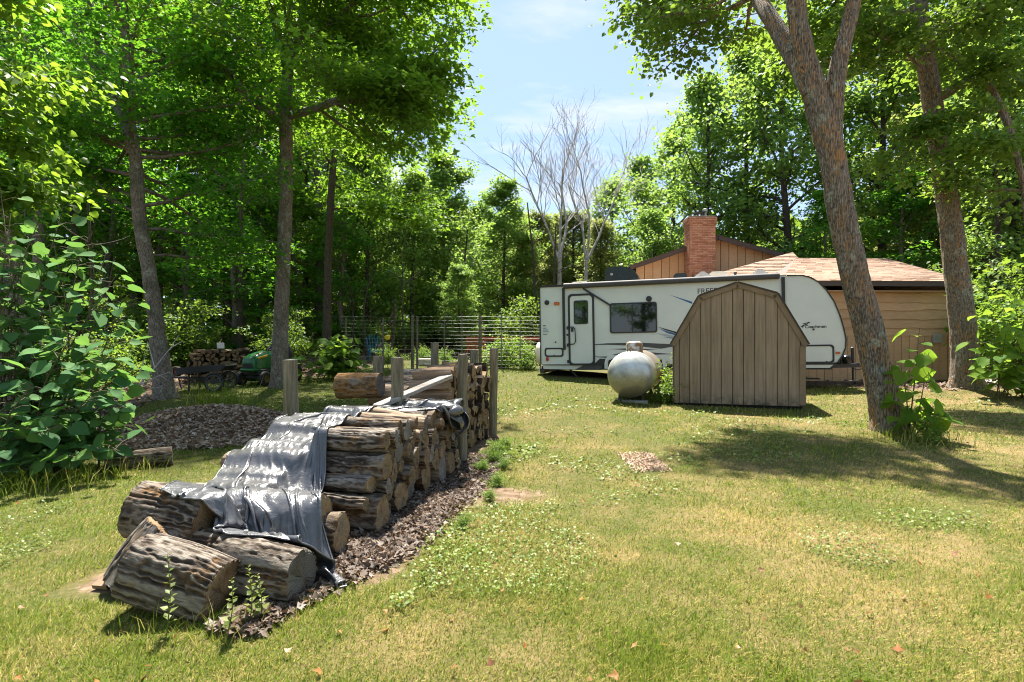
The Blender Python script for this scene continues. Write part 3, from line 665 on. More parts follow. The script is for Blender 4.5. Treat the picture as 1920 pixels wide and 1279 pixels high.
# hitch
hz = -.10
for s_ in (-1, 1): MB().bar((NU - .15, W / 2 + s_ * .8, hz), (NU + 1.05, W / 2 + s_ * .06, hz), .07, .11).build('hitch_arm', M_steel, trailer)
MB().box((NU + 1.15, W / 2, hz + .02), (.3, .11, .13), bev=.02).build('coupler', M_steel, trailer)
jk = MB().lathe([(-.45, .03), (.05, .03), (.05, .045), (.5, .045), (.52, .02)], (NU + .75, W / 2, hz), (0, 0, 1), 12).build('tongue_jack', M_steel, trailer, True); MB().box((NU + .75, W / 2, hz - .46), (.2, .2, .02)).build('jack_foot', M_steel, jk)
MB().box((NU + .22, W / 2 + .02, hz + .16), (.42, .7, .26), bev=.05).build('battery_box', M_blackgloss, trailer)
for s_ in (-1, 1): MB().lathe([(0, .10), (.03, .12), (.2, .12), (.24, .08), (.25, .02)], (NU + .5, W / 2 + s_ * .16 - .3, hz + .06), (0, 0, 1), 16).build('gas_bottle', M_blackgloss, trailer, True)
m = MB(); m.tube([(NU + .95, W / 2 - .1, hz), (NU + 1.0, W / 2 - .2, hz - .25), (NU + .98, W / 2 - .25, hz - .5)], .012, 6); m.build('safety_cable', M_trim, trailer)
m = MB(); m.tube([(NU + .6, W / 2 - .3, hz - .02), (NU + .75, W / 2 - .36, hz - .12), (NU + .9, W / 2 - .33, hz - .1), (NU + 1.1, W / 2 - .1, hz)], .014, 6); m.build('breakaway_cable', M_trim, trailer)

# ------------------------------------------------------------------ house and garage behind
t = NT('house_siding'); n = t.noise(t.co('Object', (2, 2, 12)), 2.0, 5); n2 = t.noise(t.co('Object'), .8, 3); r = t.n('ShaderNodeObjectInfo').outputs['Random']
c = t.mix(1.0, (.52, .335, .195), t.ramp(n, (.25, .86), (.75, 1.1)), 'MULTIPLY'); c = t.mix(1.0, c, t.ramp(r, (0, .92), (1, 1.07)), 'MULTIPLY'); c = t.mix(1.0, c, t.ramp(n2, (.3, .9), (.7, 1.08)), 'MULTIPLY')
t.bump(n, .2, .006); M_siding = t.fin(c, .8, 0, .25)
M_fascia = plain('brown_fascia', (.06, .035, .026), .6, var=.15)
def island_mat(name, cols, rough=.9, sc=60):
    t = NT(name); r = t.n('ShaderNodeNewGeometry').outputs['Random Per Island']; k = len(cols)
    c = t.ramp(r, *[(q / (k - 1), cols[q]) for q in range(k)]); n = t.noise(t.co('Object'), sc, 4, .7); c = t.mix(1.0, c, t.ramp(n, (.3, .8), (.7, 1.2)), 'MULTIPLY'); t.bump(n, .4, .005)
    return t.fin(c, rough, 0, .2)
M_shingle = island_mat('roof_shingles', [(.34, .225, .165), (.39, .265, .20), (.43, .30, .23), (.37, .25, .185), (.31, .205, .15)])
M_brick = island_mat('chimney_brick', [(.30, .135, .08), (.39, .19, .12), (.50, .27, .175), (.35, .16, .10), (.45, .26, .18)], .85, 30)
M_mortar = plain('mortar', (.30, .21, .16), .9)
rs = random.Random(5)
def shingle_roof(parent, A0, A1, B0, B1, courses, tabw, name='shingles'):
    """courses of tabs on the quad A0-A1 (eave) to B0-B1 (ridge), each tab its own little slab"""
    A0, A1, B0, B1 = map(Vector, (A0, A1, B0, B1)); nrm = (A1 - A0).cross(B0 - A0).normalized()
    if nrm.z < 0: nrm = -nrm
    m = MB()
    for k in range(courses):
        f0, f1 = k / courses, min(1, (k + 1.25) / courses); L0, R0 = A0.lerp(B0, f0), A1.lerp(B1, f0); L1, R1 = A0.lerp(B0, f1), A1.lerp(B1, f1)
        w = (R0 - L0).length; n = max(1, int(w / tabw)); cuts = [0] + sorted(min(1, max(0, (q + rs.uniform(-.3, .3)) / n)) for q in range(1, n)) + [1]
        for a_, b_ in zip(cuts[:-1], cuts[1:]):
            if b_ - a_ < 1e-4: continue
            th = .018 + rs.random() * .012; g_ = .004 / max(w, .1)
            q = [L0.lerp(R0, a_ + g_) + nrm * .003, L0.lerp(R0, b_ - g_) + nrm * .003, L1.lerp(R1, b_ - g_) + nrm * .002, L1.lerp(R1, a_ + g_) + nrm * .002]
            t_ = [q[0] + nrm * th, q[1] + nrm * th, q[2] + nrm * .004, q[3] + nrm * .004]
            m.add(q + t_, [(4, 5, 6, 7), (0, 1, 5, 4), (0, 4, 7, 3), (1, 2, 6, 5)])
    o = m.build(name, M_shingle, parent); tag(o, kind='stuff'); return o
GW, GD0 = 14.45, 18.75
gar = empty('garage', (GW, GD0, g(GW, GD0) - .02), (0, 0, math.radians(2.0)))
tag(gar, 'tan garage with wavy lap siding and brown shingle roof behind the trailer', 'garage')
gz = gar.location.z
def gp(px, py): k = (px - 960) / FPX; return (k * GD0 - GW), EYE + (639.5 - py) * GD0 / FPX - gz
WL, WT = -5.8, 2.92
MB().box((WL / 2, 3.2, WT / 2 - .02), (-WL - .04, 6.35, WT - .04)).build('wall_core', M_dark, gar)
zsplit = gp(1700, 629)[1]; rows = [zsplit + .01, gp(0, 613.5)[1], gp(0, 597)[1], gp(0, 581)[1], gp(0, 566)[1], gp(0, 549)[1], WT + .03]
for k in range(len(rows) - 1):
    z0, z1 = rows[k], rows[k + 1]; xs = np.linspace(WL, -.12, 42); ph = rs.random() * 9
    wav = [.022 * math.sin(x * 1.7 + ph) + .016 * math.sin(x * 4.3 + 2 * ph) + .01 * math.sin(x * 9.1 + ph) if k > 0 else 0 for x in xs]
    vs = []; 
    for x, w_ in zip(xs, wav): vs += [(x, -.062, z0 - .02 + w_), (x, -.012, z1 + .03), (x, -.006, z0 - .02 + w_)]
    fs = []
    for q in range(len(xs) - 1): b_ = 3 * q; fs += [(b_, b_ + 3, b_ + 4, b_ + 1), (b_ + 2, b_ + 5, b_ + 3, b_)]
    fs += [(0, 1, 2), (3 * len(xs) - 3, 3 * len(xs) - 1, 3 * len(xs) - 2)]
    m = MB(); m.add(vs, fs); m.build('lap_board', M_siding, gar)
n = 22; step = (-WL - .12) / n
for k in range(n): MB().box((WL + step * (k + .5), -.014, zsplit / 2 + .02), (step - .014, .03, zsplit - .06)).build('vertical_board', M_siding, gar)
MB().box((-.055, -.02, WT / 2), (.11, .07, WT)).build('corner_board', M_siding, gar)
for k in range(9): MB().box((.01, .35 + .7 * k, WT / 2), (.03, .68, WT)).build('side_board', M_siding, gar)
MB().box((WL / 2, -.02, -.05), (-WL + .2, .3, .16)).build('foundation', plain('foundation_timber', (.12, .09, .065), .9, var=.3), gar)
EZ_ = gp(1700, 538)[1]; RZ = EYE + (639.5 - 485) * (GD0 + 3.4) / FPX - gz
MB().box((WL / 2 + .05, -.42, EZ_ + .06), (-WL + .4, .04, .17)).build('fascia', M_fascia, gar)
MB().box((WL / 2 + .05, -.22, WT + .04), (-WL + .3, .38, .02)).build('soffit', M_siding, gar)
# main roof slope, then the far slope and gable
A0, A1, B0, B1 = (WL - .1, -.45, EZ_ + .13), (.22, -.45, EZ_ + .13), (-3.35, 3.4, RZ), (.22, 3.4, RZ)
rb = MB(); rb.add([A0, A1, B1, B0, (A0[0] + .9, 7.2, A0[2]), (B1[0], 7.2, A0[2])], [(0, 1, 2, 3), (3, 2, 5, 4), (0, 3, 4)]); rb.build('roof_deck', M_fascia, gar)
shingle_roof(gar, A0, A1, B0, B1, 24, .3)
rb = MB(); rb.prism([(-.45, EZ_ + .10), (3.4, RZ - .03), (7.2, EZ_ + .10), (7.2, WT), (0, WT)], (0, 1, 0), (0, 0, 1), (-.02, 0, 0), (.04, 0, 0)); rb.build('gable_wall', M_siding, gar)
MB().bar((.235, -.45, EZ_ + .06), (.235, 3.4, RZ - .06), .03, .16).build('rake_board', M_fascia, gar); MB().bar((.235, 7.2, EZ_ + .06), (.235, 3.4, RZ - .06), .03, .16).build('rake_board', M_fascia, gar)
u, z = gp(1752, 635); MB().box((u, -.09, z), (.30, .14, .28), bev=.02).build('meter_box', plain('grey_box', (.3, .3, .29), .5), gar)

# hip-roofed wing in front of the house
wing = empty('house_wing', (0, 0, g(6, 20))); tag(wing, 'low hip roofed house wing with brown shingles left of the garage', 'house wing')
wz = wing.location.z
def wp_(px, py, D): v = P(px, py, D); return (v.x, v.y, v.z - wz)
pk = wp_(1493, 474, 22.0); el = wp_(1196, 548, 21.2); er = (wp_(1600, 541, 19.6)[0], 19.9, wp_(1600, 541, 19.6)[2])
el2 = (el[0], 19.9, er[2]); pk = (pk[0], 22.3, EYE + (639.5 - 474) * 22.3 / FPX - wz)
el3 = (el[0] + .2, 20.0, 3.15)
A0, A1 = (5.0, 19.95, 3.02), (11.1, 19.95, 3.02); B0 = (pk[0] - .02, pk[1], pk[2]); B1 = (pk[0] + .02, pk[1], pk[2])
rb = MB(); rb.add([A0, A1, B1, B0, (6.6, 25.5, 3.02), (11.1, 25.5, 3.02)], [(0, 1, 2, 3), (0, 3, 4), (1, 5, 2), (3, 2, 5, 4)]); rb.build('roof_deck', M_fascia, wing)
shingle_roof(wing, A0, A1, B0, B1, 26, .3); shingle_roof(wing, (6.6, 25.5, 3.02), A0, (pk[0] - .02, pk[1] + .02, pk[2]), B0, 20, .3)
shingle_roof(wing, A1, (11.1, 25.5, 3.02), B1, (pk[0] + .02, pk[1] + .02, pk[2]), 20, .3)
MB().box((7.9, 22.6, 1.48), (5.6, 4.9, 2.96)).build('wall', M_siding, wing)
MB().box((8.05, 19.93, 2.95), (6.1, .05, .17)).build('fascia', M_fascia, wing)

house = empty('house', (8.2, 26.0, g(8, 26))); tag(house, 'tan two level house gable with vertical siding behind the trailer', 'house')
hz_ = house.location.z; HD = 26.0
def hp(px, py, D=HD): v = P(px, py, D); return v.x - 8.2, v.z - hz_
ap, le = hp(1341, 446), hp(1178, 502); sl = (ap[1] - le[1]) / (ap[0] - le[0]); sr = hp(1412, 466); slr = (ap[1] - sr[1]) / (sr[0] - ap[0]); re = (ap[0] + 5.2, ap[1] - slr * 5.2)
def hroof(x): return ap[1] - sl * (ap[0] - x) if x < ap[0] else ap[1] - slr * (x - ap[0])
x0 = le[0] + .35; n = 22; w_ = (re[0] - .35 - x0) / n
for k in range(n):
    a_, b_ = x0 + k * w_ + .012, x0 + (k + 1) * w_ - .012; poly = [(a_, 0), (b_, 0), (b_, hroof(b_) - .05)] + ([(ap[0], ap[1] - .05)] if a_ < ap[0] < b_ else []) + [(a_, hroof(a_) - .05)]
    MB().prism(poly, (1, 0, 0), (0, 0, 1), (0, -.03, 0), (0, .04, 0)).build('siding_board', M_siding, house)
MB().prism([(x0, 0), (re[0] - .35, 0), (re[0] - .35, hroof(re[0] - .35) - .08), (ap[0], ap[1] - .08), (x0, hroof(x0) - .08)], (1, 0, 0), (0, 0, 1), (0, .012, 0), (0, 7.0, 0)).build('wall_core', M_dark, house)
for (a_, b_) in ((le, ap), (ap, re)):
    MB().bar((a_[0], -.42, a_[1] - .08), (b_[0], -.42, b_[1] - .08), .05, .17).build('rake_board', M_fascia, house)
    m = MB(); m.add([(a_[0], -.44, a_[1] + .01), (b_[0], -.44, b_[1] + .01), (b_[0], 7.4, b_[1] + .01), (a_[0], 7.4, a_[1] + .01), (a_[0], -.44, a_[1] + .06), (b_[0], -.44, b_[1] + .06), (b_[0], 7.4, b_[1] + .06), (a_[0], 7.4, a_[1] + .06)],
                    [(0, 1, 2, 3), (4, 5, 6, 7), (0, 1, 5, 4), (2, 3, 7, 6), (0, 3, 7, 4), (1, 2, 6, 5)]); m.build('roof_slab', M_roofdark, house)
# chimney
c0, c1 = hp(1292.5, 500, 25.2)[0], hp(1341.5, 500, 25.2)[0]; ctop = EYE + (639.5 - 410) * 25.2 / FPX - hz_; cw = c1 - c0; cx = (c0 + c1) / 2
chim = MB().box((cx, -.42, ctop / 2), (cw - .03, .75, ctop - .02)).build('chimney', M_mortar, house)
m = MB(); bh = .076; row = 0; z = 2.0
def brick_ring(z, w, d, off):
    L = .215; n = int(round(w / L)); bl = w / n
    for q in range(-1, n + 1):
        a_ = max(0, (q + off) * bl); b_ = min(w, (q + 1 + off) * bl)
        if b_ - a_ < .03: continue
        m.box((cx - w / 2 + (a_ + b_) / 2, -.42 - d / 2, z + bh / 2 - .005), (b_ - a_ - .012, .05 + rs.random() * .012, bh - .014))
    n2 = int(round(d / L)); bl = d / n2
    for sd in (-1, 1):
        for q in range(-1, n2 + 1):
            a_ = max(0, (q + .5 - off) * bl); b_ = min(d, (q + 1.5 - off) * bl)
            if b_ - a_ < .03: continue
            m.box((cx + sd * (w / 2), -.42 - d / 2 + (a_ + b_) / 2, z + bh / 2 - .005), (.05 + rs.random() * .012, b_ - a_ - .012, bh - .014))
while z < ctop - .3: brick_ring(z, cw - .03, .75, .5 * (row % 2)); z += bh; row += 1
for k in range(4): brick_ring(z, cw + .03 + .02 * min(k, 2), .81 + .02 * min(k, 2), .5 * (row % 2)); z += bh; row += 1
tag(m.build('bricks', M_brick, chim), kind='stuff')
MB().box((cx, -.42, z + .02), (cw + .02, .8, .06), bev=.015).build('chimney_cap', plain('cap_concrete', (.16, .13, .11), .9), chim)
fx = hp(1316, 405, 25.2)[0]; MB().box((fx, -.42, z + .26), (.46, .46, .035)).build('flue_cover', M_trim, chim)
for sx_ in (-1, 1):
    for sy_ in (-1, 1): MB().box((fx + sx_ * .14, -.42 + sy_ * .14, z + .15), (.03, .03, .2)).build('cover_leg', M_trim, chim)
fx = hp(1328.5, 400, 25.2)[0]; MB().lathe([(0, .075), (.30, .075), (.30, .115), (.40, .115), (.43, .05)], (fx, -.35, z + .04), (0, 0, 1), 14).build('flue_pipe', plain('galvanised_pipe', (.4, .4, .38), .45, .5), chim, True)
# ------------------------------------------------------------------ trees
M_barkR = bark_mat('bark_lichen', (.030, .023, .017), (.225, .19, .15), (.44, .20, .045), .95, .85)
M_barkL = bark_mat('bark_maple', (.045, .037, .029), (.22, .185, .15), (.27, .18, .08), .35, 1.0, (.06, .075, .03))
M_barkD = bark_mat('bark_dark', (.022, .017, .013), (.085, .066, .05), None, 0, .8)
M_birch = plain('dead_birch_bark', (.33, .31, .29), .8, var=.5, scale=4)
M_twig = plain('grey_twig', (.36, .33, .31), .85, var=.3, scale=10)
M_stem = plain('green_stem', (.09, .075, .035), .8, var=.3)
G_maple = leaf_mat('leaf_maple', [(0.030, 0.135, 0.018), (0.061, 0.228, 0.021), (0.108, 0.326, 0.030), (0.039, 0.170, 0.021)], (.20, .42, .015), .58, nscale=.7)
G_maple2 = leaf_mat('leaf_maple_light', [(0.057, 0.163, 0.017), (0.098, 0.235, 0.023), (0.155, 0.308, 0.033), (0.073, 0.195, 0.023)], (.26, .40, .02), .60, nscale=.7)
G_bass = leaf_mat('leaf_basswood', [(0.051, 0.139, 0.021), (0.085, 0.195, 0.027), (0.135, 0.254, 0.038), (0.057, 0.152, 0.023)], (.28, .38, .03), .56)
G_far = leaf_mat('leaf_far', [(0.082, 0.186, 0.041), (0.126, 0.253, 0.055), (0.192, 0.328, 0.072), (0.102, 0.204, 0.046)], (.34, .47, .06), .58, nscale=.3)
G_olive = leaf_mat('leaf_far_olive', [(0.108, 0.152, 0.043), (0.158, 0.207, 0.057), (0.215, 0.256, 0.083), (0.124, 0.166, 0.049)], (.36, .40, .09), .58, nscale=.3)
G_dark = leaf_mat('leaf_far_dark', [(0.076, 0.214, 0.051), (0.123, 0.294, 0.062), (0.179, 0.373, 0.076), (0.089, 0.241, 0.051)], (.24, .40, .05), .58, nscale=.3)
G_under = leaf_mat('leaf_undergrowth', [(0.050, 0.137, 0.020), (0.086, 0.194, 0.026), (0.144, 0.259, 0.036), (0.187, 0.274, 0.043)], (.26, .36, .03), .56, nscale=.6)
UP = np.array([0, 0, 1.0])

def catmull(pts, n):
    pts = np.asarray(pts, float); Pq = np.vstack([2 * pts[0] - pts[1], pts, 2 * pts[-1] - pts[-2]]); out = []
    m = len(pts) - 1
    for u in np.linspace(0, m - 1e-6, n):
        i = int(u); t_ = u - i; p0, p1, p2, p3 = Pq[i:i + 4]
        out.append(.5 * ((2 * p1) + (-p0 + p2) * t_ + (2 * p0 - 5 * p1 + 4 * p2 - p3) * t_ ** 2 + (-p0 + 3 * p1 - 3 * p2 + p3) * t_ ** 3))
    return np.array(out)
class TubeBuf:
    def __init__(s): s.V = []; s.F = []; s.n = 0
    def tube(s, pts, r, seg=6, rough=0., seed=0, fx=7., flare=None):
        pts = np.asarray(pts, float); n = len(pts); r = np.asarray(r, float) * np.ones(n)
        T = unit(np.gradient(pts, axis=0)); nx = unit(np.cross(T[0], np.array([.3, 1, .2]))[None])[0]; rings = []
        a = np.arange(seg) * 2 * PI / seg
        arc = np.concatenate([[0], np.cumsum(np.linalg.norm(np.diff(pts, axis=0), axis=1))])
        for k in range(n):
            nx = nx - T[k] * nx.dot(T[k]); nx /= np.linalg.norm(nx); ny = np.cross(T[k], nx)
            rad = np.full(seg, r[k])
            if rough:
                q = np.stack([np.cos(a) * r[k] * fx * 2.2, np.sin(a) * r[k] * fx * 2.2, np.full(seg, arc[k] * fx * .35)], -1)
                rad = rad + rough * (1 - 2 * np.abs(vnoise(q, seed))) + r[k] * .06 * vnoise(q * .12, seed + 5)
            if flare is not None and arc[k] < flare[0]:
                f = (1 - arc[k] / flare[0]) ** 2; rad = rad * (1 + flare[1] * f * (1 + .5 * np.cos(a * 5 + seed)))
            rings.append(pts[k] + nx * (np.cos(a) * rad)[:, None] + ny * (np.sin(a) * rad)[:, None])
        V = np.concatenate(rings); q = np.arange(seg); k = np.arange(n - 1)[:, None]
        F = np.stack([k * seg + q, k * seg + (q + 1) % seg, (k + 1) * seg + (q + 1) % seg, (k + 1) * seg + q], -1).reshape(-1, 4) + s.n
        s.V.append(V); s.F.append(F); s.n += len(V)
    def mesh(s, name, mat): return mesh_np(name, np.concatenate(s.V), np.concatenate(s.F), [mat], True)

def branch_pts(rng, p0, d, L, rise=.25, wob=.12, n=6):
    d = unit(np.asarray(d, float)); out = [np.asarray(p0, float)]; p = out[0]
    for k in range(n - 1):
        d = unit(d + rng.normal(0, wob, 3) + UP * rise / n); p = p + d * L / (n - 1); out.append(p)
    return np.array(out)

def grow_limb(rng, tb, sp, p0, d, L, r0, rise, subs=7, spread=.5, twigs=True, droop=.0):
    """one limb with side branches; collects tubes in tb and leaf spray places (point, outward dir) in sp"""
    pts = branch_pts(rng, p0, d, L, rise, .13, 7); tb.tube(pts, np.linspace(r0, r0 * .22, 7), 6)
    for q in np.linspace(.28, 1.0, subs):
        i = q * 6; k = min(int(i), 5); p = pts[k] + (pts[k + 1] - pts[k]) * (i - k); t_ = unit(pts[k + 1] - pts[k])
        for sgn in ((-1, 1) if q < .98 else (0,)):
            sd = unit(np.cross(t_, UP)) * sgn; dd = unit(t_ * (.75 if sgn else 1) + sd * rng.uniform(.6, 1.1) + UP * rng.uniform(-.25, .3) - UP * droop)
            l = L * spread * rng.uniform(.55, 1.0) * (1.12 - .55 * q); b = branch_pts(rng, p, dd, l, .05 - droop, .16, 4)
            if twigs: tb.tube(b, np.linspace(r0 * .28, r0 * .06, 4), 4)
            for f in (1.3, 2.2, 3.0):
                j = min(int(f), 2); sp.append((b[j] + (b[j + 1] - b[j]) * (f - j), unit(b[3] - b[0])))

def sprays(rng, sp, per, rad, thick, lsize, tpl, tilt=.42, hang=.25, clumpvar=.5):
    C = np.array([s[0] for s in sp]); O = np.array([s[1] for s in sp]); n = len(C)
    cnt = np.maximum(3, (per * (1 + clumpvar * rng.uniform(-1, 1, n))).astype(int)); I = np.repeat(np.arange(n), cnt); m = len(I)
    O = unit(O * np.array([1, 1, .4]) + 1e-4); sd = unit(np.cross(O, UP)); up2 = np.cross(sd, O); 
    rr = rad * np.sqrt(rng.random(m)) * (.7 + .6 * rng.random(n))[I]; th = rng.random(m) * 2 * PI
    a, b = rr * np.cos(th), rr * np.sin(th)
    dr = rng.normal(.18, .18, n)[I]
    Pp = C[I] + O[I] * a[:, None] * 1.15 + sd[I] * b[:, None] + UP * (rng.normal(0, thick, m) - dr * a - .25 * rr * rr / rad)[:, None]
    Hh = unit(O[I] * (a / rad + .5)[:, None] + sd[I] * (b / rad)[:, None] + rng.normal(0, .45, (m, 3)) - UP * hang)
    N = UP + rng.normal(0, tilt, (m, 3)) + O[I] * .15
    S = lsize * (.65 + .6 * rng.random(m))
    return leaf_cloud(tpl, Pp, Hh, N, S)

def shape_prof(t, kind):
    if kind == 'round': return math.sin(PI * min(1, max(0, t)) ** .75) ** .6
    if kind == 'cone': return (1 - t) ** .75 * .95 + .08
    if kind == 'tall': return (math.sin(PI * t ** .6) ** .5) * .9 + .1
    return 1
def auto_tree(seed, height, r0, c0, R, kind, nl, per, lsize, tpl, rad=.55, thick=.14, lean=(0, 0), subs=5, rise=.5, seg=8, hang=.25):
    rng = np.random.default_rng(seed); tb = TubeBuf(); sp = []
    path = catmull([(0, 0, -.15), (lean[0] * .3 + rng.normal(0, .1), lean[1] * .3, height * .33), (lean[0] * .7 + rng.normal(0, .2), lean[1] * .7, height * .66), (lean[0], lean[1], height)], 14)
    tb.tube(path, np.linspace(r0, r0 * .12, 14) , seg)
    for k in range(nl):
        t_ = k / (nl - 1); f = c0 + (1 - c0) * t_ * .97; i = f * 13; j = min(int(i), 12); p = path[j] + (path[j + 1] - path[j]) * (i - j)
        az = k * 2.399 + rng.normal(0, .4); el = rng.uniform(.05, .45) + .7 * t_; L = R * shape_prof(t_, kind) * rng.uniform(.75, 1.15)
        grow_limb(rng, tb, sp, p, (math.cos(az) * math.cos(el), math.sin(az) * math.cos(el), math.sin(el)), max(L, .5), r0 * .34 * (1 - .6 * t_), rise * .5, subs)
    V, F = sprays(rng, sp, per, rad, thick, lsize, tpl, hang=hang)
    return tb, V, F, rng
def tree_obj(name, loc, trunk_me, crown_me, label, cat='tree', group=None, rz=0, sc=(1, 1, 1)):
    e = empty(name, loc, (0, 0, rz)); e.scale = sc; tag(e, label, cat, group)
    link('trunk', trunk_me, e); c = link('crown', crown_me, e); return e

def hero_tree(name, base, stems, flare, limbs, autol, leaf, mats, label, seed, per, lsize, tpl, rad=.6, thick=.12, rough=.012, group=None, hang=.25, extra=None, tilt=.42):
    """stems: list of (points (world), radii); limbs: explicit (p0, dir, L, r); autol: list of (stem index, f0, f1, n, R, az range, subs)"""
    rng = np.random.default_rng(seed); B = np.array(base); e = empty(name, base); tag(e, label, 'tree', group); tb = TubeBuf(); sp = []; cm = []
    for k, (pts, rad_) in enumerate(stems):
        pts = np.array([tuple(p) for p in pts]) - B; L = np.linalg.norm(np.diff(pts, axis=0), axis=1).sum(); n = max(8, int(L / (.10 if k == 0 else .16)))
        c = catmull(pts, n); rr = np.interp(np.linspace(0, 1, n), np.linspace(0, 1, len(rad_)), rad_)
        tb.tube(c, rr, 44 if k == 0 else 22, rough if k == 0 else rough * .6, seed + k, 7., flare if k == 0 else None); cm.append(c)
    for (p0, d, L, r) in limbs: grow_limb(rng, tb, sp, np.array(tuple(p0)) - B, d, L, r, .15, 6)
    for (si, f0, f1, n, R, az0, az1, subs, el0, el1) in autol:
        c = cm[si]
        for k in range(n):
            f = f0 + (f1 - f0) * (k + rng.random() * .6) / n; i = f * (len(c) - 1); j = min(int(i), len(c) - 2); p = c[j] + (c[j + 1] - c[j]) * (i - j)
            az = az0 + (az1 - az0) * ((k * .618 + rng.random() * .3) % 1); el = rng.uniform(el0, el1); L = R * rng.uniform(.7, 1.15)
            grow_limb(rng, tb, sp, p, (math.cos(az) * math.cos(el), math.sin(az) * math.cos(el), math.sin(el)), L, .018 + .010 * L, .18, subs)
    if extra: sp += [(np.array(tuple(p)) - B, np.array(d, float)) for p, d in extra]
    link('trunk', tb.mesh('trunk', mats[0]), e)
    if sp:
        V, F = sprays(rng, sp, per, rad, thick, lsize, tpl, hang=hang, tilt=tilt); link('crown', mesh_np('crown', V, F, [leaf]), e)
    return e

def gpt(px, py_D): D = py_D; x = (px - 960) * D / FPX; return Vector((x, D, g(x, D)))
# T1: maple with the double stem, left
D = 13.0; b = gpt(311, D); Pq = lambda px, py, d=0: P(px, py, D + d)
hero_tree('maple_tree', b, [([b - Vector((0, 0, .15)), Pq(297, 640), Pq(281, 520), Pq(262, 410), Pq(254, 300), Pq(244, 250)], [.215, .165, .150, .140, .125, .12]),
    ([Pq(248, 290), Pq(232, 225), Pq(200, 165, .4), Pq(180, 80, .7), Pq(160, -80, 1)], [.11, .10, .09, .075, .05]),
    ([Pq(250, 270), Pq(243, 190), Pq(236, 90), Pq(232, -40), Pq(225, -180)], [.10, .095, .085, .07, .05])], (.6, .35),
    [(Pq(262, 400), (-1, .5, .35), 2.4, .04), (Pq(266, 430), (.9, .4, .3), 2.6, .045), (Pq(272, 480), (.7, .8, .1), 2.4, .035)],
    [(0, .62, 1.0, 11, 3.3, -.3, PI + .3, 6, -.12, .25), (0, .85, 1.0, 3, 2.4, PI, 2 * PI, 6, .1, .35), (1, .1, 1, 11, 3.0, 0, 2 * PI, 6, -.1, .5), (2, .1, 1, 12, 3.2, 0, 2 * PI, 6, -.1, .5)],
    G_maple, [M_barkL], 'double stemmed dark green maple whose trunk leans left, beside the cart', 101, 18, .135, MAPLE, .58, .07, .014, 'maples on the left of the lawn', .15)
# T2: tall maple in the middle left
D = 14.9; b = gpt(524, D)
hero_tree('maple_tree', b, [([b - Vector((0, 0, .15)), Pq(526, 620), Pq(532, 480), Pq(537, 330), Pq(536, 210), Pq(540, 130), Pq(545, 40), Pq(548, -90)], [.225, .185, .170, .160, .155, .13, .09, .06]),
    ([Pq(533, 235), Pq(505, 212, -.3), Pq(468, 185, -.6), Pq(435, 140, -.7), Pq(417, 80, -.6), Pq(408, -20, -.4)], [.12, .115, .10, .095, .08, .05]),
    ([Pq(540, 130), Pq(520, 60), Pq(505, -20), Pq(495, -120)], [.12, .10, .09, .06]), ([Pq(540, 120), Pq(560, 60), Pq(575, -20), Pq(600, -120)], [.13, .12, .10, .06]),
    ([Pq(540, 218), Pq(590, 205, -.4), Pq(640, 186, -.8), Pq(690, 182, -1.2), Pq(740, 150, -1.4)], [.10, .09, .08, .06, .04]),
    ([Pq(548, 50), Pq(620, 40, -.3), Pq(680, -10, -.8), Pq(740, -60, -1)], [.09, .08, .07, .04])], (.6, .3),
    [(Pq(660, 186, -1), (1, -.3, .15), 2.3, .05), (Pq(700, 180, -1.2), (1, .2, -.1), 1.8, .05), (Pq(640, 190, -.8), (.5, -.9, -.1), 2.4, .05), (Pq(690, 180, -1.2), (.8, -.3, -.4), 1.7, .04), (Pq(600, 205, -.4), (.4, .8, -.2), 2.6, .05),
     (Pq(730, 150, -1.4), (1, 0, .25), 1.4, .04)],
    [(0, .62, 1.0, 12, 3.2, 0, 2 * PI, 6, -.15, .35), (1, .4, 1, 6, 2.2, 0, 2 * PI, 5, -.15, .4), (2, .2, 1, 6, 2.6, 0, 2 * PI, 5, -.1, .5), (3, .1, 1, 8, 3.0, -1.4, 1.6, 6, -.1, .5), (4, .3, 1, 8, 2.1, -1.5, 1.5, 6, -.3, .5), (5, .2, 1, 9, 2.5, -1.5, 1.5, 6, -.2, .5)],
    G_maple2, [M_barkL], 'tall grey trunked maple behind the tractor with a long crooked left limb', 102, 17, .16, MAPLE, .55, .09, .014, 'maples on the left of the lawn', .2)
# T3: darker maple behind it
D = 22.0; b = gpt(612, D)
hero_tree('maple_tree', b, [([b - Vector((0, 0, .15)), Pq(614, 560), Pq(619, 400), Pq(627, 290), Pq(640, 180), Pq(650, 60)], [.19, .15, .135, .115, .09, .06]),
    ([Pq(622, 392), Pq(660, 384, -.4), Pq(700, 388, -.6), Pq(728, 405, -.8)], [.09, .08, .06, .03])], (.5, .3),
    [(Pq(660, 384), (1, -.3, .1), 2.6, .05), (Pq(700, 388), (1, .1, -.1), 2.2, .05)],
    [(0, .5, 1.0, 14, 3.4, 0, 2 * PI, 5, -.2, .4), (1, .3, 1, 4, 2.0, -1.2, 1.2, 5, -.5, .1)],
    G_maple2, [M_barkD], 'slim dark trunked maple standing above the leafy bush', 103, 18, .17, MAPLE, .6, .1, .01, 'maples on the left of the lawn', .2)
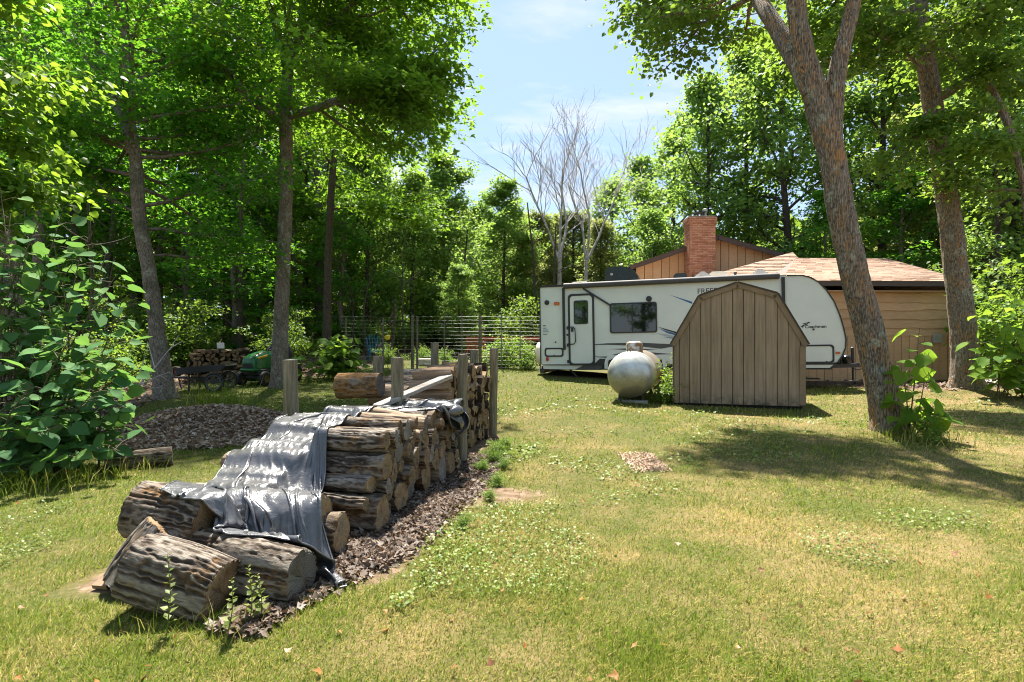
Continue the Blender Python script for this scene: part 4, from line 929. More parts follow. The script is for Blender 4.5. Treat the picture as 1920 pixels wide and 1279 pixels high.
# R1: the leaning lichen covered basswood
D = 8.75; b = gpt(1672, D); b.z -= .02
hero_tree('basswood_tree', b, [([b - Vector((0, 0, .10)), Pq(1655, 735), Pq(1632, 630), Pq(1603, 520), Pq(1580, 410), Pq(1560, 300), Pq(1536, 200), Pq(1510, 110), Pq(1492, 0), Pq(1482, -140), Pq(1470, -300)], [.245, .205, .188, .180, .174, .176, .185, .14, .125, .10, .07]),
    ([Pq(1522, 175), Pq(1492, 112, .15), Pq(1448, 40, .6), Pq(1405, -30, 1.3), Pq(1355, -110, 2.2), Pq(1300, -170, 3.0)], [.13, .135, .122, .108, .08, .05]),
    ([Pq(1562, 270), Pq(1566, 170, -.05), Pq(1577, 100, -.1), Pq(1592, 40, -.1), Pq(1607, -20, -.1), Pq(1640, -160, -.1), Pq(1680, -260, -.3)], [.12, .125, .112, .102, .092, .075, .05])], (.5, .28),
    [(Pq(1405, -30, 1.3), (-1, .3, .05), 1.9, .05), (Pq(1355, -110, 2.2), (-1, .5, -.2), 2.3, .05), (Pq(1420, -10, 1.1), (-.8, .9, -.15), 2.2, .05), (Pq(1375, -80, 1.8), (-1, .3, -.28), 2.2, .04), (Pq(1300, -170, 3.0), (-1, .3, -.35), 2.4, .05), (Pq(1340, -130, 2.4), (-.5, 1, -.3), 2.4, .05)],
    [(1, .5, 1, 8, 2.0, 1.2, 3.5, 6, -.4, .2), (0, .88, 1, 3, 1.8, 0, 2 * PI, 6, -.1, .4), (2, .65, 1, 5, 1.7, -.4, 1.6, 6, -.2, .4)],
    G_bass, [M_barkR], 'leaning basswood trunk with orange lichen, forked at the top, right of the shed', 104, 15, .092, HEART, .36, .06, .022, 'big lichen spotted trunks on the right', .35)
# R2
D = 14.0; b = gpt(1812, D); b.z -= .02
hero_tree('basswood_tree', b, [([b - Vector((0, 0, .12)), Pq(1808, 640), Pq(1795, 520), Pq(1780, 400), Pq(1762, 280), Pq(1742, 150), Pq(1728, 50), Pq(1715, -60), Pq(1700, -240)], [.315, .265, .245, .23, .22, .205, .175, .145, .08]),
    ([Pq(1750, 190), Pq(1830, 150, -.5), Pq(1880, 210, -.9), Pq(1915, 330, -1.2), Pq(1925, 430, -1.3)], [.10, .09, .08, .05, .03])], (.7, .4),
    [(Pq(1745, 140), (-.9, -.6, -.1), 2.6, .06), (Pq(1740, 100), (-.4, -1, -.1), 2.4, .06), (Pq(1735, 60), (.6, -.9, -.1), 2.6, .06), (Pq(1748, 200), (-.8, -.5, -.4), 2.4, .05)],
    [(0, .70, 1.0, 16, 2.8, 0, 2 * PI, 6, -.35, .3), (1, .2, .9, 6, 1.6, 0, 2 * PI, 5, -.6, .1)],
    G_bass, [M_barkR], 'straight basswood trunk with orange lichen in front of the garage corner', 105, 26, .115, HEART, .46, .08, .02, 'big lichen spotted trunks on the right', .35)
# T0: thick trunk at the left edge, with yellow green linden leaves hanging at the picture's left edge
D = 8.0; b = gpt(62, D)
hero_tree('linden_tree', b, [([b - Vector((0, 0, .1)), Pq(42, 690), Pq(18, 580), Pq(-8, 460), Pq(-40, 320), Pq(-70, 150), Pq(-90, -60), Pq(-100, -300)], [.30, .26, .235, .22, .20, .17, .13, .09])], (.5, .3),
    [(Pq(-60, 250), (.8, -.8, .1), 1.3, .05), (Pq(-80, 60), (.9, -.7, .2), 1.5, .05), (Pq(-70, 160), (.8, -.8, .05), 1.4, .05), (Pq(-88, -60), (.9, -.7, .1), 1.7, .05), (Pq(-35, 330), (.8, -.8, -.15), 1.2, .05), (Pq(-20, 420), (.7, -.9, -.2), 1.0, .04)],
    [(0, .45, .98, 13, 1.25, -2.4, .9, 6, -.2, .3)],
    leaf_mat('leaf_linden', [(.055, .14, .016), (.09, .19, .022), (.15, .25, .03), (.07, .16, .02)], (.34, .52, .03), .6), [M_barkL], 'leaning linden trunk at the left edge with yellow green leaves', 106, 11, .105, HEART, .40, .07, .014, None, .55, tilt=.6)

# background woods: a few grown forms, copied, turned and scaled
forms = []
def form(seed, h, r0, c0, R, kind, nl, per, ls, leaf, bark=None, tpl=KITE, **k):
    tb, V, F, _ = auto_tree(seed, h, r0, c0, R, kind, nl, per, ls, tpl, **k)
    forms.append((tb.mesh('trunk', bark or M_barkD), mesh_np('crown', V, F, [leaf]), h))
form(201, 14, .26, .22, 3.6, 'round', 26, 13, .24, G_far, rad=.62, thick=.16)       # 0 broad
form(202, 14, .20, .08, 3.1, 'tall', 34, 20, .21, G_far, rad=.62, thick=.18)        # 1 slim
form(203, 14, .22, .08, 3.1, 'tall', 34, 20, .20, G_olive, rad=.62, thick=.18)      # 2 olive
form(204, 14, .26, .12, 4.0, 'round', 28, 13, .24, G_dark, rad=.7, thick=.16)       # 3 dark broad
form(205, 14, .24, .30, 3.6, 'round', 24, 12, .22, G_maple2, bark=M_barkL, rad=.62, thick=.12, tpl=MAPLE)   # 4 maple
form(206, 14, .15, .05, 2.0, 'cone', 30, 24, .17, G_dark, rad=.5, thick=.14)        # 5 pointed
form(207, 14, .24, .10, 3.4, 'round', 24, 12, .22, G_maple, bark=M_barkL, rad=.62, thick=.10, tpl=MAPLE)    # 6 dark maple
def bgtree(k, px, D, top, label, group, sx=1.0, rz=None):
    x = (px - 960) * D / FPX; z = g(x, D); h = EYE + (639.5 - top) * D / FPX - z; s = h / forms[k][2]
    return tree_obj('tree', (x, D, z), forms[k][0], forms[k][1], label, 'tree', group, rs.uniform(0, 6.28) if rz is None else rz, (s * sx, s * sx, s))
GB, GL, GRR = 'trees beyond the garden fence', 'trees of the left woods', 'trees behind the house'
mid = [(1, 832, 33, 296, 1.15, 'green tree with forked top beyond the fence, left of the pointed ones'), (1, 945, 37, 345, 1.1, 'pointed green tree beyond the fence, left of the bare birches'),
       (2, 890, 46, 395, 1.1, 'pale green tree between the forked and the pointed tree'), (1, 775, 30, 330, 1.0, 'narrow light green tree right of the slim dark maple'),
       (2, 1010, 42, 402, 1.2, 'olive tree low between the pointed tree and the bare birches'), (2, 1075, 44, 400, 1.4, 'olive green tree behind the two bare birches'),
       (0, 1150, 46, 345, 1.0, 'green tree right of the bare birches above the trailer rear'), (0, 1205, 42, 300, .85, 'round crown rising behind the trailer air conditioner'),
       (2, 985, 38, 440, 1.0, 'low olive tree beside the trailer rear'), (2, 1125, 40, 415, 1.0, 'low olive tree right under the bare birches'), (0, 800, 41, 345, .9, 'broad green tree just left of the forked tree'), (0, 905, 42, 385, .9, 'broad green tree between the forked and the pointed tree, far back'), (2, 965, 48, 400, 1.2, 'far olive tree left of the bare birches'), (0, 1040, 49, 415, 1.0, 'far broad tree behind the left bare birch'),
       (0, 700, 36, 330, .9, 'light tree seen between the slim dark maple and the forked tree'), (1, 735, 44, 380, 1.2, 'far pale tree in the gap beside the slim maple'), (1, 860, 27, 500, 1.2, 'young tree just behind the wire fence')]
for k, px, D, top, sx, lab in mid: bgtree(k, px, D, top, lab, GB, sx)
right = [(0, 1262, 38, 250, .85, 'tall green tree left of the brick chimney'), (0, 1325, 33, 150, .80, 'tallest crown above the brick chimney'), (0, 1400, 34, 80, .8, 'rounded crown above the house ridge'),
         (0, 1470, 30, 60, .85, 'green crown behind the left limb of the leaning trunk'), (4, 1560, 33, 30, .8, 'maple crown behind the fork of the leaning trunk'), (0, 1655, 30, 20, .85, 'green crown between the two lichen trunks'),
         (2, 1745, 34, 60, 1.3, 'pale crown behind the straight lichen trunk'), (2, 1840, 30, 40, 1.3, 'pale yellow green crown right of the straight trunk'), (0, 1905, 24, -60, .9, 'green crown at the right edge behind the bush'),
         (0, 1985, 23, -200, .8, 'tall crown at the far right edge'), (0, 1870, 21, 120, .8, 'lower green crown right of the straight lichen trunk'), (0, 1225, 33, 400, 1.0, 'low green tree at the left gable corner'), (6, 1700, 26, 330, 1.2, 'low maple above the garage ridge'), (6, 1540, 27, 360, 1.2, 'low maple behind the hip roof')]
for k, px, D, top, sx, lab in right: bgtree(k, px, D, top, lab, GRR, sx)
left = [(6, 70, 21, -160, .75), (4, 200, 27, -120, .75), (4, 450, 28, -60, .75), (6, 490, 31, -20, .8), (4, 600, 30, -10, .75), (4, 665, 31, 70, .7),
        (0, 60, 30, -60, .85), (0, 250, 32, -40, .9), (0, 340, 36, 0, .9), (0, 140, 38, 0, 1.0), (0, 430, 40, 40, .95), (0, 530, 42, 60, .95), (0, 620, 43, 110, .95), (0, 20, 40, 0, 1.0), (0, 575, 36, 160, .85), (1, 690, 28, 260, .9),
        (4, 300, 28, 200, .9), (4, 395, 30, 250, 1.1), (6, 110, 25, 230, 1.0), (4, 560, 28, 360, 1.2), (4, 480, 33, 370, 1.3), (6, 200, 24, 260, 1.1), (6, 350, 25, 330, 1.3), (6, 440, 23.5, 400, 1.6), (6, 640, 27, 330, 1.1), (6, 20, 23, 300, 1.2)]
for k, px, D, top, sx in left: bgtree(k, px, D, top, {6: 'dark leaved maple standing deep in the left woods', 4: 'light leaved maple standing deep in the left woods', 1: 'slim light tree at the right end of the left woods', 3: 'dark broad tree at the back of the left woods'}.get(k, 'broad leafy tree at the back of the left woods'), GL, sx)
# woods seen only in the windows and on the tank: the trees behind the photographer
for k, x, y in ((0, -9, -14), (4, -2, -17), (0, 5, -15), (3, 12, -18), (4, 18, -13), (3, -16, -16)):
    tree_obj('tree', (x, y, 0), forms[k][0], forms[k][1], 'leafy tree behind the camera position', 'tree', 'trees behind the viewer', x, (1, 1, .9))
# far woods as one mass
rng = np.random.default_rng(77); n = 52000; ang = rng.uniform(-1.05, 1.05, n); D = 50 + 14 * rng.random(n); x = D * np.tan(ang); 
hh = 11 + 3.0 * fbm(np.stack([x * .09, x * 0, x * 0], -1), 5, 3); hh = np.where(np.abs(x) < 9, hh * .92, hh); z = G(x, D) + hh * rng.random(n) ** .8
V, F = leaf_cloud(KITE, np.stack([x, D, z], -1), unit(rng.normal(0, 1, (n, 3)) - UP * .3), rng.normal(0, .7, (n, 3)) + UP + np.array([0, -.5, 0]), .75 * (.6 + .8 * rng.random(n)))
tag(link('far_woods', mesh_np('far_woods', V, F, [G_under])), 'far woods closing the view behind the garden', 'woods', kind='stuff')
# undergrowth shrubs
def shrub_mesh(seed, R, h, nst, per, ls, tpl, leaf, rad=.3):
    rng = np.random.default_rng(seed); tb = TubeBuf(); sp = []
    for k in range(nst):
        az = rng.random() * 2 * PI; el = rng.uniform(.5, 1.4); L = h * rng.uniform(.6, 1.1)
        p = branch_pts(rng, (rng.normal(0, .12 * R), rng.normal(0, .12 * R), -.05), (math.cos(az) * math.cos(el) * R / h * 1.3, math.sin(az) * math.cos(el) * R / h * 1.3, math.sin(el)), L, .3, .12, 6); tb.tube(p, np.linspace(.018, .005, 6), 5)
        for q in range(1, 6): sp.append((p[q] + rng.normal(0, .06, 3), unit(p[q] - p[0])))
        for q in (2, 3, 4, 5):
            b = branch_pts(rng, p[q], (rng.normal(), rng.normal(), .3), L * .3, .1, .15, 4); tb.tube(b, np.linspace(.008, .003, 4), 4); sp += [(b[2], unit(b[3] - b[0])), (b[3], unit(b[3] - b[0]))]
    V, F = sprays(rng, sp, per, rad, .08, ls, tpl, tilt=.55, hang=.3); return tb.mesh('stems', M_stem), mesh_np('foliage', V, F, [leaf])
shr = [shrub_mesh(301, .9, 1.5, 12, 16, .10, KITE, G_under), shrub_mesh(302, 1.1, 2.2, 13, 18, .11, MAPLE, G_under), shrub_mesh(303, .8, 1.0, 10, 14, .12, HEART, G_under)]
def shrub(k, x, y, s, label, group=None, name='shrub', cat='shrub', rz=None):
    e = empty(name, (x, y, g(x, y)), (0, 0, rs.uniform(0, 6.28) if rz is None else rz)); e.scale = (s, s, s); tag(e, label, cat, group); link('stem', shr[k][0], e); link('foliage', shr[k][1], e); return e
for k in range(42):
    px = rs.uniform(-60, 720); D = rs.uniform(18, 30) if px > 330 else rs.uniform(13.5, 26)
    if px < 430 and D < 17 and px > 250: D += 4
    if px > 630: D = rs.uniform(28, 33)
    x = (px - 960) * D / FPX
    shrub(rs.choice((0, 1, 1)), x, D, rs.uniform(.45, 1.05), 'undergrowth bush growing among the trunks of the left woods', 'undergrowth of the left woods')
for k in range(22):
    px = rs.uniform(700, 1040); D = rs.uniform(30, 37); x = (px - 960) * D / FPX
    shrub(rs.choice((0, 1, 2)), x, D, rs.uniform(.7, 1.35), 'garden bush growing behind the wire fence', 'bushes behind the wire fence')
for k in range(14):
    px = rs.uniform(1915, 2080); D = rs.uniform(16, 24); x = (px - 960) * D / FPX
    shrub(1, x, D, rs.uniform(.9, 1.6), 'undergrowth bush in the woods at the right edge', 'undergrowth at the right edge')
# bare dead birches
def bare_tree(name, px, D, top, base_r, seed, label, lean, stems):
    rng = np.random.default_rng(seed); x = (px - 960) * D / FPX; z = g(x, D); h = EYE + (639.5 - top) * D / FPX - z; tb = TubeBuf()
    def rec(p, d, L, r, lev):
        n = 7; pts = branch_pts(rng, p, d, L, .30, .09, n); tb.tube(pts, np.linspace(r, r * .5, n), 6 if lev < 2 else 3)
        if lev >= 4: return
        for q in ((3, 4, 4, 5, 5, 6, 6), (2, 3, 3, 4, 5, 5, 6, 6), (2, 3, 4, 5, 6), (2, 4, 5, 6))[lev]:
            t_ = unit(pts[min(q, 6)] - pts[q - 1]); az = rng.random() * 2 * PI; out = np.array([math.cos(az), math.sin(az), .1]); dd = unit(t_ + out * rng.uniform(.45, .95)); rec(pts[q], dd, L * rng.uniform(.38, .62), max(r * .42, .011), lev + 1)
    tb.tube(catmull([(0, 0, -.2), (lean * h * .2, 0, h * .25), (lean * h * .4, 0, h * .45)], 10), np.linspace(base_r, base_r * .75, 10), 8)
    for (dx, dy, L_) in stems: rec(np.array([lean * h * .38, 0, h * .42]), np.array([dx, dy, 1.0]), h * L_, base_r * .6, 1)
    e = empty(name, (x, D, z)); tag(e, label, 'tree', 'bare dead birches'); V = np.concatenate(tb.V); V[:, 2] *= h / np.quantile(V[:, 2], .9985); link('trunk', mesh_np('trunk', V, np.concatenate(tb.F), [M_birch], True), e)
bare_tree('dead_birch', 1048, 34, 180, .145, 402, 'leafless dead birch, the left one of the pair above the trailer', .01, ((-.34, .1, .40), (-.04, -.1, .42), (.20, .2, .40)))
bare_tree('dead_birch', 1096, 35, 195, .13, 415, 'leafless dead birch, the right one of the pair above the trailer', .02, ((-.10, .1, .40), (.14, 0, .42), (.40, .1, .40)))
# ------------------------------------------------------------------ plants with large leaves, each leaf its own part
def big_leaf_mesh(name, tpl_k, mat):
    """a heart shaped leaf with folded halves, wavy rim and a short stalk"""
    us = np.linspace(0, 1, 7); hw = np.array([.16, .42, .50, .46, .34, .18, .02]); V = []; F = []
    for k, (u, w) in enumerate(zip(us, hw)):
        y = u - (.10 if k == 0 else 0) * 0; zc = -.16 * u * u + .02 * math.sin(u * 9 + tpl_k)
        for s, f in ((-1, 1), (-.5, .55), (0, 0), (.5, .55), (1, 1)):
            yy = y - (.14 * abs(s) if k == 0 else .05 * abs(s) * (k < 3)); V.append((s * w, yy, zc + .10 * abs(s) * w * 2 + .025 * math.sin(5 * u + 2.2 * tpl_k + 3 * s) * abs(s)))
    for k in range(6):
        for q in range(4): a = k * 5 + q; F.append((a, a + 1, a + 6, a + 5))
    b = len(V); V += [(-.012, 0, 0), (.012, 0, 0), (.008, -.4, .05), (-.008, -.4, .05)]; F.append((b, b + 1, b + 2, b + 3))
    return mesh_np(name, np.array(V), np.array(F), [mat], True)
L_shade = leaf_mat('leaf_shrub', [(.045, .12, .045), (.065, .16, .055), (.09, .20, .065), (.13, .24, .05)], (.22, .42, .06), .40, True, .7, .12)
L_sap = leaf_mat('leaf_sapling', [(.06, .15, .02), (.10, .20, .026), (.16, .26, .035), (.075, .17, .022)], (.34, .52, .04), .55, True, .65, .12)
LM_shade = [big_leaf_mesh('leaf', k, L_shade) for k in range(3)]; LM_sap = [big_leaf_mesh('leaf', k, L_sap) for k in range(3)]
def leaf_objs(parent, base, spots, meshes, rng, lo=.5, hi=1.2):
    for p, out, size in spots:
        H = np.array(out, float) + rng.normal(0, .35, 3) - UP * .35; H = H / np.linalg.norm(H); N = UP * .9 + rng.normal(0, .4, 3) + np.array(out) * .35 + np.array([0, -.25, 0])
        X = np.cross(H, N); X /= np.linalg.norm(X); Z = np.cross(X, H); s = size * rng.uniform(lo, hi)
        o = bpy.data.objects.new('leaf', meshes[rng.integers(3)]); COL.objects.link(o); o.parent = parent
        M = Matrix([[X[0] * s, H[0] * s, Z[0] * s, p[0] - base[0]], [X[1] * s, H[1] * s, Z[1] * s, p[1] - base[1]], [X[2] * s, H[2] * s, Z[2] * s, p[2] - base[2]], [0, 0, 0, 1]]); o.matrix_local = M
# left shrub
rng = np.random.default_rng(501); D0 = 6.3
def leafy_plant(name, label, base, stems, mesh_list, leafsize, per_stem, seed, cap=300, rest_mat=None, r=.012, group=None, cat='shrub', side=.16):
    rng = np.random.default_rng(seed); e = empty(name, base); tag(e, label, cat, group); tb = TubeBuf(); sp = []
    for pts in stems:
        c = catmull([tuple(p) for p in pts], 14); tb.tube(c - np.array(base), np.linspace(r, r * .35, 14), 6)
        n = per_stem
        for k in range(n):
            f = .12 + .88 * (k + rng.random() * .5) / n; i = f * 13; j = min(int(i), 12); p = c[j] + (c[j + 1] - c[j]) * (i - j); az = k * 2.4 + rng.normal(0, .5)
            out = np.array([math.cos(az), math.sin(az), rng.uniform(-.1, .4)]); q = p + out * side * rng.uniform(.5, 1.6); tb.tube(np.array([p, (p + q) / 2 + UP * .02, q]) - np.array(base), [.004, .003, .0025], 4); sp.append((q, out, leafsize))
    link('stem', tb.mesh('stem', M_stem), e)
    rng.shuffle(sp) if False else None
    sp.sort(key=lambda t_: t_[0][1]); leaf_objs(e, base, sp[:cap], mesh_list, rng)
    rest = sp[cap:]
    if rest:
        Pp = np.array([t_[0] for t_ in rest]) - np.array(base); O = np.array([t_[1] for t_ in rest]); m = len(rest)
        V, F = leaf_cloud(HEART, Pp, unit(O + rng.normal(0, .35, (m, 3)) - UP * .35), UP * .9 + rng.normal(0, .4, (m, 3)) + O * .3, leafsize * rng.uniform(.75, 1.2, m)); o = link('foliage', mesh_np('foliage', V, F, [rest_mat]), e); tag(o, kind='stuff')
    return e
R_shade = leaf_mat('leaf_shrub_rest', [(.045, .12, .045), (.065, .16, .055), (.09, .20, .065), (.13, .24, .05)], (.22, .42, .06), .40, False, .7, .12)
R_sap = leaf_mat('leaf_sapling_rest', [(.06, .15, .02), (.10, .20, .026), (.16, .26, .035), (.075, .17, .022)], (.34, .52, .04), .55, False, .65, .12)
bs = Vector(((70 - 960) * D0 / FPX, D0, 0)); bs.z = g(bs.x, bs.y)
stems = []
for (px, py, d) in ((30, 640, -.3), (90, 560, .1), (150, 480, .4), (215, 520, .3), (210, 640, -.3), (140, 620, -.6), (60, 720, -.8), (235, 760, -.4), (180, 730, -.8), (250, 690, .2), (110, 800, -.9), (20, 800, -.7), (225, 845, -.6), (160, 860, -.8), (60, 880, -.9), (0, 700, 0), (255, 800, .2), (-40, 620, 0), (120, 700, .4), (15, 540, .2), (190, 570, 0), (75, 830, -.4), (135, 760, -.2), (205, 690, .0), (40, 500, .3), (100, 450, .5), (170, 440, .6), (10, 580, -.1), (200, 470, .5), (-20, 520, .2), (230, 560, .3), (20, 400, .4), (70, 420, .3), (115, 400, .5), (-30, 440, .2), (50, 470, .1), (0, 350, .5)):
    tip = P(px, py, D0 + d); b0 = bs + Vector((rng.normal(0, .22), rng.normal(0, .2), -.02)); mid_ = b0.lerp(tip, .5) + Vector((rng.normal(0, .08), rng.normal(0, .08), .12)); stems.append([b0, mid_, tip])
leafy_plant('linden_shrub', 'dense heart leaved shrub at the left edge, shaded blue green', tuple(bs), stems, LM_shade, .165, 26, 502, 300, R_shade)
# tall grass at its foot
def tuft(name, x, y, n, h, spread, label, mat, seed, group=None, w=.007):
    rng = np.random.default_rng(seed); b = np.array([x, y, g(x, y)]); bx_ = rng.normal(0, spread, (n, 2)); root = np.stack([bx_[:, 0], bx_[:, 1], G(x + bx_[:, 0], y + bx_[:, 1]) - b[2]], -1)
    az = rng.random(n) * 2 * PI; ti = rng.uniform(.08, .6, n); L = h * rng.uniform(.5, 1.1, n); dv = np.stack([np.cos(az) * np.sin(ti), np.sin(az) * np.sin(ti), np.cos(ti)], -1); sd = unit(np.cross(dv, UP)); rr = sd * np.cos(.6) + np.cross(dv, sd) * np.sin(.6)
    midp = root + dv * L[:, None] * .55; tip = root + dv * L[:, None] + np.stack([np.cos(az), np.sin(az), -.6 + 0 * az], -1) * (L * .25 * ti * 2)[:, None]
    V = np.stack([root - rr * w / 2, root + rr * w / 2, midp + rr * w * .4, midp - rr * w * .4, tip], 1).reshape(-1, 3); k = np.arange(n)[:, None] * 5
    me = mesh_np(name, V, [np.concatenate([k, k + 1, k + 2, k + 3], 1), np.concatenate([k + 3, k + 2, k + 4], 1)], [mat]); return tag(link(name, me, loc=tuple(b)), label, 'grass', group, 'stuff')
for k, (px, D, n, h) in enumerate(((30, 5.3, 160, .30), (130, 5.5, 150, .28), (210, 5.8, 110, .26), (-50, 5.4, 120, .3))):
    tuft('tall_grass', (px - 960) * D / FPX, D, n, h, .22, 'unmown grass at the foot of the left shrub', M_blade, 520 + k, 'grass tufts under the left shrub', .006)
for k, (px, D) in enumerate(((400, 10.3), (425, 10.6), (380, 10.9), (440, 11))):
    tuft('tall_grass', (px - 960) * D / FPX, D, 60, .75, .16, 'pale tall grass tuft behind the mulch heap', M_blade, 530 + k, 'tall grass behind the mulch heap', .012)
# sapling against the leaning trunk
b0 = gpt(1703, 8.35); D = 8.3; stems = [[b0, P(1716, 705, D), P(1724, 615, D)], [b0 + Vector((.04, 0, 0)), P(1725, 760, D - .1), P(1742, 660, D - .1)], [b0, P(1700, 750, D), P(1690, 690, D)], [b0 + Vector((.05, -.05, 0)), P(1740, 790, D - .2), P(1770, 770, D - .2)]]
leafy_plant('basswood_sapling', 'bright green big leaved sapling at the foot of the leaning trunk', tuple(b0), stems, LM_sap, .23, 13, 503, 300, R_sap, .012, None, 'sapling', .13)
# bush at the right edge
D = 13.0; b0 = gpt(1885, D); b0.z += .02; stems = []
rng = np.random.default_rng(540)
for (px, py, d) in ((1850, 640, -.3), (1860, 590, 0), (1875, 560, .2), (1900, 550, .2), (1925, 570, 0), (1945, 600, -.2), (1900, 620, -.7), (1875, 670, -.6), (1920, 660, -.8), (1950, 690, -.6), (1855, 690, -.3), (1890, 600, -.4), (1930, 620, -.5), (1960, 560, .2), (1985, 620, 0)):
    tip = P(px, py, D + d); b1 = b0 + Vector((rng.normal(0, .25), rng.normal(0, .2), -.03)); stems.append([b1, b1.lerp(tip, .55) + Vector((rng.normal(0, .06), rng.normal(0, .06), .1)), tip])
leafy_plant('basswood_bush', 'lit green big leaved bush at the right edge beside the straight trunk', tuple(b0), stems, LM_sap, .27, 15, 504, 300, R_sap, .012, None, 'bush', .22)
# bush below the slim dark maple
D = 17.0; b0 = gpt(620, D); stems = []
for k in range(16):
    px = rng.uniform(572, 678); py = rng.uniform(625, 700); tip = P(px, py, D + rng.uniform(-.8, .5)); b1 = b0 + Vector((rng.normal(0, .5), rng.normal(0, .3), -.03)); stems.append([b1, b1.lerp(tip, .55) + Vector((0, 0, .1)), tip])
leafy_plant('leafy_bush', 'low big leaved bush under the slim dark maple behind the post', tuple(b0), stems, LM_sap, .26, 15, 505, 300, R_sap, .012, None, 'bush', .22)
# weeds between tank and shed, garden shrubs
shrub(0, 3.52, 12.55, .38, 'weedy bush squeezed between the propane tank and the shed', name='weed_bush', cat='bush', rz=1.0)
shrub(0, 3.78, 13.1, .62, 'taller pale weed standing behind the tank against the shed side', name='weed_bush', cat='bush', rz=2.0)
x = (945 - 960) * 20.5 / FPX; shrub(0, x, 20.5, .80, 'yellow green garden bush left of the trailer rear', name='garden_bush', cat='bush', rz=.5)
x = (985 - 960) * 20.0 / FPX; shrub(0, x, 20.0, .62, 'small garden bush touching the trailer spare wheel', name='garden_bush', cat='bush', rz=2.5)
shrub(2, (520 - 960) * 15.6 / FPX, 15.6, .42, 'low leafy weed at the foot of the tall grey maple', name='weed', cat='plant')
for k, (s_, w_, h_) in enumerate(((3.1, -.30, .10), (3.5, -.34, .12), (3.9, -.28, .13), (4.4, -.3, .12), (3.3, -.5, .08), (2.0, -.62, .08), (1.2, -.6, .07), (2.6, -.55, .09))):
    x, y = -1.16 + s_ * .178 - w_ * .984, 3.18 + s_ * .984 + w_ * .178
    shrub(0, x, y, h_, 'small green weed growing along the right foot of the wood pile', 'weeds along the wood pile', 'weed', 'weed')
M_weed = leaf_mat('leaf_weed', [(.09, .13, .03), (.14, .18, .04), (.20, .22, .06)], (.35, .40, .06), .4)
def thin_weed(px, D, top, label, seed):
    rng = np.random.default_rng(seed); b = gpt(px, D); tip = P(px + rng.uniform(-8, 12), top, D); tb = TubeBuf(); c = catmull([tuple(b), tuple(b.lerp(tip, .5) + Vector((.015, 0, 0))), tuple(tip)], 10) - np.array(b); tb.tube(c, np.linspace(.0035, .0015, 10), 5); e = empty('weed', b); tag(e, label, 'weed', 'thin weeds in front of the logs')
    link('stem', tb.mesh('stem', M_weed), e); n = 22; f = np.linspace(.15, 1, n); Pp = np.stack([np.interp(f * 9, np.arange(10), c[:, q]) for q in range(3)], -1); az = np.arange(n) * 2.4; H = np.stack([np.cos(az), np.sin(az), .5 + 0 * az], -1)
    V, F = leaf_cloud(KITE, Pp, H, UP + rng.normal(0, .3, (n, 3)), .042 * (1.15 - f) + .010); V = V.reshape(-1, 4, 3); mid = V.mean(1, keepdims=True); V = V.reshape(-1, 3); link('foliage', mesh_np('foliage', V, F, [M_weed]), e)
thin_weed(312, 2.66, 1040, 'tall thin weed in front of the big front log', 1); thin_weed(468, 2.75, 1062, 'bushy weed before the dark gap right of the front log', 2); thin_weed(488, 2.78, 1078, 'shorter weed beside the bushy one', 3); thin_weed(424, 2.62, 1085, 'narrow weed at the right end of the big front log', 4)
tuft('tall_grass', (300 - 960) * 2.6 / FPX, 2.6, 60, .16, .14, 'long grass blades at the foot of the big front log', M_blade, 561, None, .004); tuft('tall_grass', (420 - 960) * 2.62 / FPX, 2.62, 40, .14, .12, 'grass tuft right below the front log end', M_blade, 562, None, .004)
# growth at the foot of the leaning trunk
tuft('tall_grass', 5.75, 8.05, 260, .26, .24, 'tangled straw and green growth round the foot of the leaning trunk', M_blade, 563, None, .008)
shrub(0, 5.85, 8.0, .22, 'small ferny weed at the foot of the leaning trunk', name='weed', cat='weed')

# ------------------------------------------------------------------ logs
def log_bark(name, lo, hi, lam):
    t = NT(name); co = t.co('Object'); st = t.co('Object', (7, 34, 34)); r = t.n('ShaderNodeObjectInfo').outputs['Random']
    n1 = t.noise(st, 2.0, 7, .62, .5); n2 = t.noise(co, 34, 5, .65); n3 = t.noise(co, 5, 5, .6)
    h = t.math('ADD', t.math('MULTIPLY', n1, .75), t.math('MULTIPLY', n2, .3)); cav = t.n('ShaderNodeAttribute', attribute_name='ridge').outputs['Fac']
    h2 = t.math('ADD', t.math('MULTIPLY', h, .75), t.math('MULTIPLY', cav, .36))
    c = t.ramp(h2, (.30, (.018, .014, .011)), (.54, (.085, .069, .055)), (.80, (.245, .225, .195)))
    c = t.mix(t.math('MULTIPLY', t.ramp(n3, (lo, 0.0), (hi, lam)), t.ramp(n2, (.4, .2), (.6, 1.0))), c, (.25, .13, .035))
    c = t.mix(1.0, c, t.mix(r, (.80, .74, .68), (1.18, 1.14, 1.12)), 'MULTIPLY'); t.bump(h, .9, .015); return t.fin(c, .92, 0, .15)
M_log = log_bark('log_bark', .55, .67, .6); M_logor = log_bark('orange_log_bark', .36, .56, 1.0)
